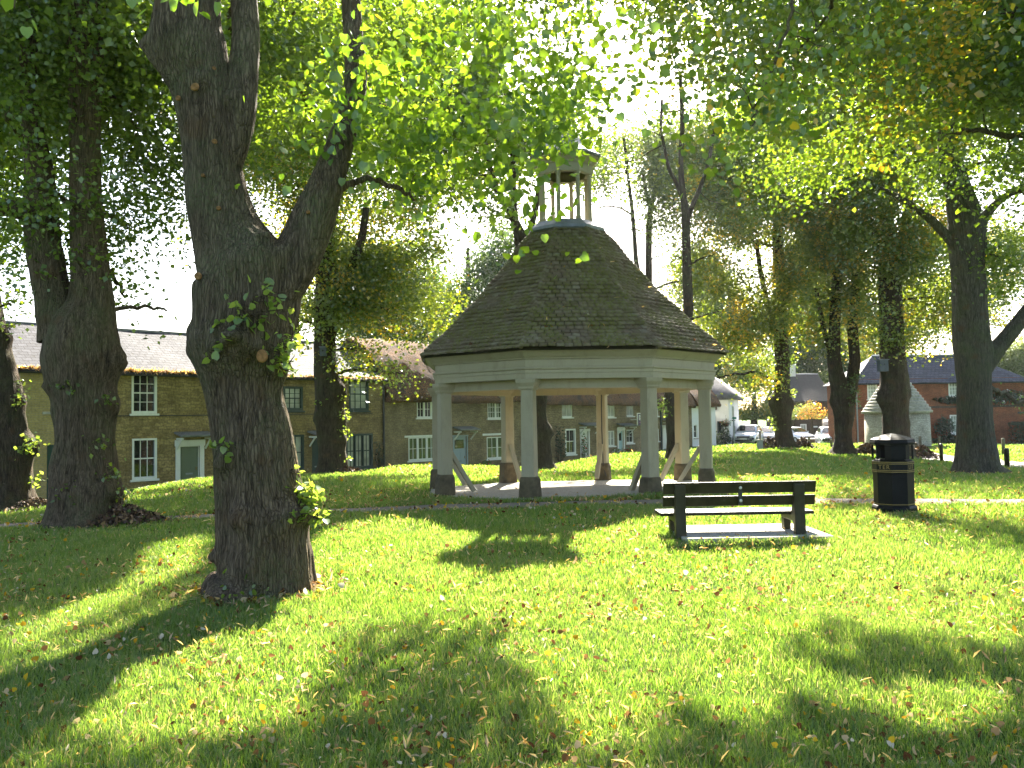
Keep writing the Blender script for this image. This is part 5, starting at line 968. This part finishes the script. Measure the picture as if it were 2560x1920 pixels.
T12.crown([(2000, 120, 11, 1.6, 1.3, .8), (2300, 100, 11, 1.3, 1.1, .8), (1740, 120, 11, .8, .8, .6), (2150, 330, 11.5, .8, .8, .6), (1950, 330, 11, .7, .7, .45), (2440, 330, 12, .8, .8, .7), (1650, 20, 11.5, .6, .6, .3)], .082, 330, LEAF_Y, cs=.30, per=40)
T12.crown([(2540, 250, 12, .9, .9, 1.0), (2560, 480, 12.5, .5, .6, .5)], 0.086, 663, LEAF_G, cs=.34, per=40)
T12.crown([(7.5, 13, 8.5, 4.0, 3.6, 2.2, 0), (3.5, 17, 11, 3, 3, 2, 0)], 0.117, 234, LEAF_G, cs=.6, per=46); T12.done()

# ------------------------------------------------------------------ trees beyond the houses and the far side of the green
def far_tree(name, label, base, trunk_w, blobs, size, dens, mat, cat='tree', bark=None, seed=50, cs=.6, top=None, kind='far', group='trees beyond the houses', droop=.35):
    px, py, Y = base; tx, ty = top or (px, min(b[1] for b in blobs) + 20)
    T = Tree(name, label, Y, [[(px, py, trunk_w * 1.5), (px, py - (py - ty) * .2, trunk_w), (px + (tx - px) * .4, py - (py - ty) * .6, trunk_w * .7), (tx, ty, trunk_w * .3)]], seg=14, step=.5, bark=bark or BARK_D, seed=seed, cat=cat, group=group)
    T.crown(blobs, size, dens, mat, cs=cs, per=36, keep=False, thr=-.32, nsc=.35, droop=droop); T.done(); return T
far_tree('broad_tree', 'dark broad crowned tree behind the slate roof end, left of the shelter roof', (985, 1150, 60), 26, [(985, 740, 60, 3.8, 3, 3.4), (1010, 640, 60, 2.6, 2.4, 1.6), (1060, 830, 60, 2.6, 2.5, 2.2), (900, 800, 60, 2.6, 2.4, 2.2)], 0.192, 78, LEAF_D, seed=51)
far_tree('broad_tree', 'dark tree whose crown touches the left slope of the shelter roof', (1170, 1140, 64), 26, [(1170, 740, 64, 3.8, 3, 3.4), (1290, 600, 64, 2.4, 2.2, 1.6), (1120, 850, 64, 2.6, 2.5, 2.4), (1240, 660, 64, 2.4, 2.4, 2.2)], 0.192, 72, LEAF_D, seed=52)
far_tree('broad_tree', 'green tree behind the dark window house, left of the slim trunk with the nest box', (740, 1150, 58), 24, [(740, 720, 58, 2.6, 2.6, 2.6), (640, 640, 58, 2.4, 2.4, 2.2), (800, 620, 58, 3, 2.8, 2.6)], 0.176, 66, LEAF_Y, seed=53)
far_tree('broad_tree', 'sunlit willow like tree just right of the white house', (1885, 1100, 80), 20, [(1890, 1030, 80, 2.8, 2.4, 2.6), (1875, 950, 80, 2.6, 2.4, 2.6), (1925, 1020, 79, 2.0, 2.0, 2.4)], 0.160, 120, LEAF_Y, seed=54, droop=.9)
far_tree('broad_tree', 'tall pale tree standing behind the white house and thatched row', (1790, 1110, 90), 26, [(1790, 840, 90, 4.2, 4, 4.2), (1720, 900, 90, 3, 3, 3), (1850, 900, 90, 3.4, 3, 3.6), (1760, 700, 90, 3.5, 3.4, 3.5)], 0.224, 42, LEAF_F, seed=55)
far_tree('broad_tree', 'deep green tree behind the brown brick house', (2000, 1100, 98), 28, [(2000, 930, 98, 5, 4, 5), (2090, 900, 98, 5, 4, 5.5), (2030, 780, 98, 4.6, 4, 4.5), (1940, 880, 98, 4, 4, 4.5)], 0.240, 42, LEAF_D, seed=56)
far_tree('broad_tree', 'tall tree behind the left end of the red brick house', (2190, 1090, 80), 26, [(2190, 820, 80, 4, 3.6, 3.4), (2270, 760, 80, 4, 3.6, 3.4), (2120, 760, 80, 3.4, 3, 3.4)], 0.208, 45, LEAF_Y, seed=57)
far_tree('broad_tree', 'pale willow beyond the right hip of the red brick roof', (2545, 1090, 92), 26, [(2545, 900, 92, 3.6, 3, 2.6), (2600, 880, 92, 4, 3, 3), (2500, 915, 92, 2, 2, 1.6)], 0.176, 120, LEAF_F, seed=58, droop=1.2)
far_tree('broad_tree', 'tall tree behind the red brick house, right of the grey trunk', (2400, 1090, 85), 26, [(2400, 760, 85, 4.5, 4, 4), (2500, 640, 85, 4, 4, 4)], 0.224, 36, LEAF_Y, seed=59)
far_tree('small_tree', 'small orange tinged tree in front of the brown brick house', (2030, 1106, 72), 10, [(2030, 1040, 72, 1.3, 1.2, 1.1), (2050, 1060, 72, .8, .8, .7), (2012, 1020, 72, .7, .7, .8)], .13, 150, m_leaf('leaf_orange', (.10, .12, .02), (.20, .16, .03), .45, ((.30, .10, .02), (.40, .2, .03)), nscale=.8), seed=60, cs=.28, group='small trees by the far road')
far_tree('small_tree', 'pale green small tree left of the orange tinged one', (1985, 1108, 73), 10, [(1985, 1060, 73, .95, .9, 1.2), (1990, 1030, 73, .6, .6, .7)], 0.104, 450, LEAF_F, seed=61, cs=.28, group='small trees by the far road')

def shrub(name, label, c, r, n, size, mat, cat='shrub', flowers=None, stems=True, flat=.4, group=None):
    c = np.array(c); b = np.array([c[0], c[1], gz(c[0], c[1])]); ro = empty(name, b, 0, label, cat, group); r = np.array(r)
    X = RNG.normal(size=(n, 3)); X /= np.linalg.norm(X, axis=1)[:, None]; X = X * (RNG.random((n, 1)) ** .4) * r * (1 + .25 * vnoise(X * 2.2 + c, 5)[:, None]) + c - b
    leaves('foliage', X[X[:, 2] > 0], size, mat, ro, 'far', .3, flat)
    if stems:
        tw = [(np.linspace([RNG.normal() * .08, RNG.normal() * .08, -.05], X[i], 4), np.linspace(.02, .006, 4)) for i in range(7)]; V, F = tubes_np(tw, 5); np_mesh('stems', V, [F], BARK_D, ro)
    if flowers:
        fm, k, fs = flowers
        if k <= 16:
            P = X[RNG.integers(0, n, k)] * np.array([1, 1.25, 1]); [leaves('flower', q[None] + RNG.normal(size=(7, 3)) * fs * .25, fs * .7, fm, ro, 'far', -.3, .3) for q in P if q[2] > 0]; return ro
        P = X[RNG.integers(0, n, k)]; P = c - b + (P - (c - b)) * 1.08; leaves('flowers', P[P[:, 2] > 0], fs, fm, ro, 'far', -.3, .3)
    return ro
def m_petal(n, c): t = NT(n); return t.pbr(c, .6)
RED, WHITE_F, PINK = m_petal('red_petals', (.55, .03, .03)), m_petal('white_petals', (.75, .73, .66)), m_petal('pink_petals', (.5, .05, .2))
def on_row(px, py, out=.35, fac=ROW):
    s_, z_ = fac.sz(px, py); return fac.P + fac.u * s_ - fac.n * out + np.array([0, 0, z_])
shrub('geranium', 'bush of red geraniums right of the blue grey cottage door', on_row(1198, 1163, .5), (.30, .3, .30), 260, .09, SHRUB, 'flower', (RED, 26, .085), group='flowers along the cottages')
shrub('flower_bush', 'white flowering bush left of the pale blue cottage door', on_row(1527, 1137, .5), (.42, .35, .42), 300, .1, SHRUB, 'flower', (WHITE_F, 40, .09), group='flowers along the cottages')
shrub('flower_bush', 'red flowering bush in front of the pale blue cottage door', on_row(1543, 1141, .6), (.34, .3, .36), 260, .1, SHRUB, 'flower', (RED, 60, .10), group='flowers along the cottages')
shrub('flower_bush', 'leafy green bush right of the pale blue cottage door', on_row(1560, 1134, .5), (.42, .35, .5), 300, .1, SHRUB, 'flower', (RED, 12, .08), group='flowers along the cottages')
shrub('flower_bush', 'tiny pink flowers at the foot of the sage green door', on_row(438, 1230, .3), (.25, .2, .2), 120, .08, SHRUB, 'flower', (PINK, 36, .06), group='flowers along the cottages')
shrub('climber', 'dark climbing plant on the wall left of the tall white sash window', on_row(1393, 1110, .14), (.42, .12, 1.0), 420, .1, HEDGE, 'climber', None)
shrub('climber', 'climbing rose beside the white cottage door', on_row(1455, 1118, .14), (.22, .12, .8), 260, .08, SHRUB, 'climber', (RED, 12, .07))
shrub('climber', 'sparse creeper on the wall right of the dark triple window', on_row(943, 1140, .14), (.3, .1, .7), 180, .08, HEDGE, 'climber', None)
shrub('garden_bush', 'sunlit bush left in front of the white house', at(1786, 1100, 60.), (.55, .5, .65), 420, .13, SHRUB); shrub('garden_bush', 'dark upright bush at the corner of the white house', at(1812, 1092, 60.3), (.5, .45, .7), 420, .13, HEDGE)
def on_red(px, py, out=.2): return on_row(px, py, out, RB)
rose = shrub('climbing_rose', 'climbing rose with white flowers trained across the red brick house', on_red(2400, 1000, .16), (1.9, .14, .28), 1100, .12, HEDGE, 'climbing rose', (WHITE_F, 12, .12), False)
rose2 = shrub('climbing_rose', 'white flowered climber on red brick, right of the grey trunk', on_red(2512, 992, .16), (1.6, .14, .5), 1000, .12, HEDGE, 'climbing rose', (WHITE_F, 16, .13), False)
shrub('dark_shrub', 'dark rounded shrub below the climbing rose, left of the lower window', on_red(2350, 1068, .5), (.72, .4, .75), 700, .13, HEDGE)
shrub('low_shrub', 'low dark planting along the foot of the red brick house', on_red(2365, 1103, .5), (1.3, .4, .42), 900, .13, HEDGE)
# clipped hedge
c0, c1 = on_red(2508, 1090, .9), on_red(2640, 1090, .9); hb = np.array([c0[0], c0[1], gz(c0[0], c0[1])]); hd = empty('hedge', hb, RB.a, 'clipped dark hedge in front of the red brick house at the right edge', 'hedge')
Lh = float(np.hypot(*(c1 - c0)[:2])); n = 5200; X = np.stack([RNG.random(n) * Lh, RNG.random(n) * .9 - .45, RNG.random(n) * 1.5], -1); k = RNG.integers(0, 3, n); X[k == 0, 1] = -.45 + RNG.normal(size=(k == 0).sum()) * .03; X[k == 1, 2] = 1.5 + RNG.normal(size=(k == 1).sum()) * .04
leaves('foliage', X, .1, HEDGE, hd)
# hanging basket
p = WH.sz(1816, 1058); q = WH.P + WH.u * p[0] - WH.n * .32; hb_ = empty('hanging_basket', (q[0], q[1], p[1]), WH.a, 'round hanging basket of red flowers on the white house wall', 'basket')
MB().lathe([(.02, -.3), (.2, -.22), (.28, -.05), (.29, 0)], 14).build('basket', DARKWOOD, hb_, True); P = RNG.normal(size=(160, 3)) * np.array([.17, .17, .12]) + np.array([0, 0, .03]); leaves('foliage', P, .09, SHRUB, hb_); P = RNG.normal(size=(50, 3)) * np.array([.2, .2, .13]) + np.array([0, 0, .02]); leaves('flowers', P, .07, RED, hb_)
br = MB().tube([(0, .31, .55), (0, 0, .55)], .015, 5).tube([(0, 0, .55), (0, 0, 0)], .006, 4); br.build('bracket', BLACK, hb_)
# nest boxes on two trunks
for px, py, Y, lab in ((807, 879, 26.55, 'small dark nest box high on the slim trunk before the stone houses'), (2211, 914, 35.25, 'grey nest box on the burred trunk above the stone lock up')):
    p = at(px, py, Y); w_ = 16 * mpp(Y) if Y < 30 else 21 * mpp(Y); nb = empty('nest_box', p, 0, lab, 'nest box'); hh = w_ * 1.35
    MB().box(-w_ / 2, w_ / 2, 0, w_ * .9, -hh / 2, hh / 2).build('box', m_plain('grey_blue_box', (.10, .11, .13), .7), nb, False, .01); MB().box(-w_ * .58, w_ * .58, -.05, w_, hh / 2 + .002, hh / 2 + .03).build('lid', LEAD, nb); MB().tube([(0, -.012, hh * .12), (0, -.001, hh * .12)], .03, 10).build('entrance', BLACK, nb)

# ------------------------------------------------------------------ grass and fallen leaves
TRUNKS = [(T.base[0], T.base[1], r) for T, r in ((T1, .54), (T2, .58), (T3, .45), (T4, .45), (T5, .3), (T6, .25), (T7, .5), (T8, .55), (T9, .6), (T10, .5))]
fp = np.array(FOOTPATH); rdp = np.array([(33, 12), (24, 19), (18.6, 26.5), (17.9, 34), (19.5, 43), (24, 50), (26, 60)])
def dist_line(P, L):
    d = np.full(len(P), 1e9)
    for a, b in zip(L[:-1], L[1:]):
        ab = b - a; t_ = np.clip(((P - a) @ ab) / (ab @ ab), 0, 1); d = np.minimum(d, np.linalg.norm(P - a - t_[:, None] * ab, axis=1))
    return d
ROWN = np.array([-.728, .686])
def grass_ok(P, edge=.44):
    k = dist_line(P, fp) > edge + .08 * vnoise(np.c_[P * 2.1, P[:, 0] * 0], 3); k &= dist_line(P, rdp) > 1.35
    k &= ~((P[:, 0] > 1.95) & (P[:, 0] < 3.66) & (P[:, 1] > 9.56 + .04 * np.sin(P[:, 0] * 17)) & (P[:, 1] < 10.66)); k &= ~(np.hypot((P[:, 0] - GC[0]) / GSX, P[:, 1] - GC[1]) < 2.82)
    k &= np.hypot(P[:, 0] - bp[0], P[:, 1] - bp[1]) > .29
    for x, y, r in TRUNKS: k &= np.hypot(P[:, 0] - x, P[:, 1] - y) > r
    k &= ((P - np.array([-15.3, 27.5])) @ ROWN) < -3.1
    return k
def sample(y0, y1, dens, mx=1.3, kx=.66):
    w1 = kx * y1 + mx; n = int((y1 - y0) * 2 * w1 * dens); P = np.stack([(RNG.random(n) * 2 - 1) * w1, y0 + RNG.random(n) * (y1 - y0)], -1)
    return P[np.abs(P[:, 0]) < kx * P[:, 1] + mx]
GV, GF3, GF4, gb = [], [], [], 0
for y0, y1, dens, hgt, wid in [(2.2, 4.5, 9500, .050, .0036), (4.5, 7, 6000, .052, .0044), (7, 11, 2600, .058, .007), (11, 17, 1000, .066, .012), (17, 26, 330, .085, .026), (26, 40, 110, .10, .05), (40, 58, 40, .11, .09)]:
    P = sample(y0, y1, dens)
    if y1 <= 17: Q = sample(y0, y1, dens * .33, 5.5); P = np.vstack([P, Q[np.abs(Q[:, 0]) > .66 * Q[:, 1] + 1.3]])
    P = P[grass_ok(P)]
    n = len(P); cl = vnoise(np.c_[P * 1.1, P[:, :1] * 0], 31); c2 = vnoise(np.c_[P * 6, P[:, :1] * 0], 32)
    h_ = hgt * (.65 + .7 * RNG.random(n)) * (1 + .28 * cl + .30 * c2); a = RNG.random(n) * 2 * np.pi; ln = h_ * (.25 + .65 * RNG.random(n)); w_ = wid * (.7 + .6 * RNG.random(n))
    b = a + np.pi / 2 + RNG.normal(size=n) * .5; D = np.stack([np.cos(a), np.sin(a), 0 * a], -1); S = np.stack([np.cos(b), np.sin(b), 0 * b], -1)
    z = ground(P[:, 0], P[:, 1]) + .02 * vnoise(np.stack([P[:, 0] * .9, P[:, 1] * .9, P[:, 0] * 0], -1), 3) - .004; B = np.c_[P, z]; up = np.array([0, 0, 1.])
    m = B + up * (h_ * .62)[:, None] + D * (ln * .32)[:, None]; tp = B + up * h_[:, None] + D * ln[:, None]
    V = np.stack([B - S * w_[:, None] / 2, B + S * w_[:, None] / 2, m + S * w_[:, None] * .38, m - S * w_[:, None] * .38, tp], 1)
    i = np.arange(n)[:, None] * 5 + gb; GF4.append(i + np.array([[0, 1, 2, 3]])); GF3.append(i + np.array([[3, 2, 4]])); GV.append(V.reshape(-1, 3)); gb += n * 5
t = NT('grass_blades'); gi = t.n('NewGeometry'); rnd = gi.outputs['Random Per Island']; co = t.coord()
c = t.ramp(rnd, [(0, (.05, .115, .008)), (.5, (.085, .165, .011)), (.86, (.13, .21, .022)), (.93, (.22, .22, .06)), (1, (.30, .25, .10))])
c = t.mix(t.ramp(t.noise(co, .45, 4, .6), [(.42, (0, 0, 0)), (.68, (.5, .5, .5))]), c, (.12, .18, .03))
d = t.n('BsdfDiffuse'); t.l(c, d.inputs[0]); tr = t.n('BsdfTranslucent'); t.l(t.mix(1.0, c, (2.5, 2.2, 2.3), 'MULTIPLY'), tr.inputs[0])
m = t.n('MixShader'); m.inputs[0].default_value = .55; t.l(d.outputs[0], m.inputs[1]); t.l(tr.outputs[0], m.inputs[2])
gl = t.n('BsdfGlossy'); gl.inputs['Roughness'].default_value = .35; m2 = t.n('MixShader'); m2.inputs[0].default_value = .05; t.l(m.outputs[0], m2.inputs[1]); t.l(gl.outputs[0], m2.inputs[2]); t.l(m2.outputs[0], t.out.inputs[0])
tag(np_mesh('grass', np.vstack(GV), [np.vstack(GF4), np.vstack(GF3)], t.m), 'short green grass of the village green', 'grass', kind='stuff')

t = NT('fallen_leaf'); gi = t.n('NewGeometry'); rnd = gi.outputs['Random Per Island']
c = t.ramp(rnd, [(0, (.10, .045, .018)), (.25, (.22, .11, .04)), (.45, (.36, .23, .11)), (.6, (.50, .37, .20)), (.75, (.52, .29, .02)), (.88, (.60, .40, .03)), (.95, (.62, .55, .42)), (1, (.16, .06, .02))], 'CONSTANT')
d = t.n('BsdfDiffuse'); t.l(c, d.inputs[0]); tr = t.n('BsdfTranslucent'); t.l(c, tr.inputs[0]); m = t.n('MixShader'); m.inputs[0].default_value = .4; t.l(d.outputs[0], m.inputs[1]); t.l(tr.outputs[0], m.inputs[2]); t.l(m.outputs[0], t.out.inputs[0])
FL = t.m; LP, LS = [], []
for y0, y1, dens, size, hz in [(2.2, 4.5, 620, .028, .040), (4.5, 7.5, 380, .030, .044), (7.5, 12, 180, .034, .052), (12, 18, 75, .045, .06), (18, 30, 14, .07, .08), (30, 50, 3.5, .10, .09)]:
    P = sample(y0, y1, dens); f = .42 + .55 * vnoise(np.c_[P * .8, P[:, :1] * 0], 41) + .35 * vnoise(np.c_[P * 3, P[:, :1] * 0], 42)
    f += np.clip((6 - P[:, 1]) * .18, 0, .5) + np.clip((-P[:, 0] - .3) * .07 * (P[:, 1] < 9), 0, .25); dp = dist_line(P, fp); f += .7 * np.exp(-((dp - .5) / .28) ** 2)
    k = (RNG.random(len(P)) < f * .8) & (((P - np.array([-15.3, 27.5])) @ ROWN) < -.6) & ~((np.hypot((P[:, 0] - GC[0]) / GSX, P[:, 1] - GC[1]) < 2.9) & (RNG.random(len(P)) < .85)) & (dist_line(P, rdp) > 1.2)
    P = P[k]; LP.append(np.c_[P, ground(P[:, 0], P[:, 1]) + hz * (.35 + .75 * RNG.random(len(P)))]); LS.append(size * (.45 + 1.0 * RNG.random(len(P)) ** 1.6))
MP, MS = [], []
for x, y, r0, n, mz, dx, dy in [(T1.base[0], T1.base[1], .45, 420, .02, .05, -.1), (T2.base[0], T2.base[1], .6, 900, .28, .75, -.25), (T3.base[0], T3.base[1], .5, 500, .22, .5, -.2), (T4.base[0], T4.base[1], .5, 400, .2, .5, -.2), (T7.base[0], T7.base[1], .6, 450, .6, -.9, -.3), (T7.base[0], T7.base[1], .6, 450, .55, .85, -.3), (T8.base[0], T8.base[1], .7, 700, .5, .95, -.2), (T9.base[0], T9.base[1], .7, 500, .5, .95, -.2), (T10.base[0], T10.base[1], .6, 300, .05, 0, -.2)]:
    a = RNG.random(n) * 2 * np.pi; r = r0 * (.9 + .75 * RNG.random(n) ** 1.5); X, Yp = x + r * np.cos(a), y + r * np.sin(a)
    if mz > .1: X, Yp = x + dx + RNG.normal(size=n) * .28, y + dy + RNG.normal(size=n) * .28; hz = mz * np.exp(-((X - x - dx) ** 2 + (Yp - y - dy) ** 2) / .16) * RNG.random(n) ** .4 + .05
    else: hz = .03 + mz * RNG.random(n)
    if mz > .1: MP.append(np.c_[X, Yp, ground(X, Yp) + hz]); MS.append((.05 if y < 20 else .10) * (.5 + RNG.random(n))); continue
    LP.append(np.c_[X, Yp, ground(X, Yp) + hz]); LS.append((.045 if y < 10 else .06 if y < 20 else .055) * (.5 + RNG.random(n)))
n = 260                                                            # leaves lodged on the shelter roof and gutters of the slate roofs
u = RNG.random(n) ** 1.5; k = RNG.integers(0, 8, n); f = RNG.random(n); rr, zz_ = pat(u * pl[-1] * .8); A = OCT[k] * (1 - f)[:, None] + OCT[(k + 1) % 8] * f[:, None]
LP.append(np.c_[GC[0] + A[:, 0] * rr, GC[1] + A[:, 1] * rr, zz_ + .055]); LS.append(.05 * (.6 + RNG.random(n)))
for Hs, n, lo in (([(ROW.sz(20, 917)[0], ROW.sz(545, 928)[0])], 1500, 3.42), ([(ROW.sz(550, 930)[0], ROW.sz(955, 938)[0])], 600, 3.42)):
    for a_, b_ in Hs:
        s_ = a_ + RNG.random(n) * (b_ - a_); o = -.23 + .10 * RNG.random(n); q = ROW.P[None] + ROW.u[None] * s_[:, None] + ROW.n[None] * o[:, None]; LP.append(np.c_[q[:, :2], lo - .06 + .08 * RNG.random(n)]); LS.append(.07 * (.6 + RNG.random(n)))
P, S = np.vstack(LP), np.concatenate(LS)
hf = RNG.random(len(P)) < .5
bra = leaves('fallen_leaves', P[hf], S[hf] * 1.5, m_leaf('dry_bracts', (.22, .13, .055), (.55, .42, .24), .0), None, 'bract', -.05, .5); tag(bra, 'dry tan lime bracts and curled leaf scraps strewn through the grass', 'fallen leaves', kind='stuff')
lo_ = leaves('fallen_leaves', P[~hf], S[~hf], FL, None, 'near', -.05, .45); tag(lo_, 'fallen yellow and brown lime leaves scattered over the grass', 'fallen leaves', kind='stuff')

t = NT('brown_litter'); gi = t.n('NewGeometry'); c = t.ramp(gi.outputs['Random Per Island'], [(0, (.05, .028, .015)), (.4, (.11, .06, .03)), (.7, (.18, .11, .055)), (.85, (.30, .19, .08)), (.93, (.07, .11, .02))], 'CONSTANT')
BL = t.pbr(c, .8); P, S = np.vstack(MP), np.concatenate(MS)
tag(leaves('leaf_litter', P, S, BL, None, 'near', .1, .4), 'brown heaps of dead leaves and twigs banked against the trunks', 'leaf litter', kind='stuff')

# ------------------------------------------------------------------ added air volume, imitates the veiling glare of the lens
hz_ = MB().box(-230, 230, -60, 210, -4.5, 34).build('haze', bpy.data.materials.new('veil_air'), None); tag(hz_, 'thin added haze imitating lens glare over the green', 'haze', kind='stuff')
hm = hz_.data.materials[0]; hm.use_nodes = True; hm.node_tree.nodes.clear(); ho = hm.node_tree.nodes.new('ShaderNodeOutputMaterial'); hv = hm.node_tree.nodes.new('ShaderNodeVolumePrincipled')
hv.inputs['Color'].default_value = (.93, .96, 1, 1); hv.inputs['Density'].default_value = .00012; hv.inputs['Anisotropy'].default_value = .55; hm.node_tree.links.new(hv.outputs[0], ho.inputs['Volume'])
cy.volume_bounces = 0
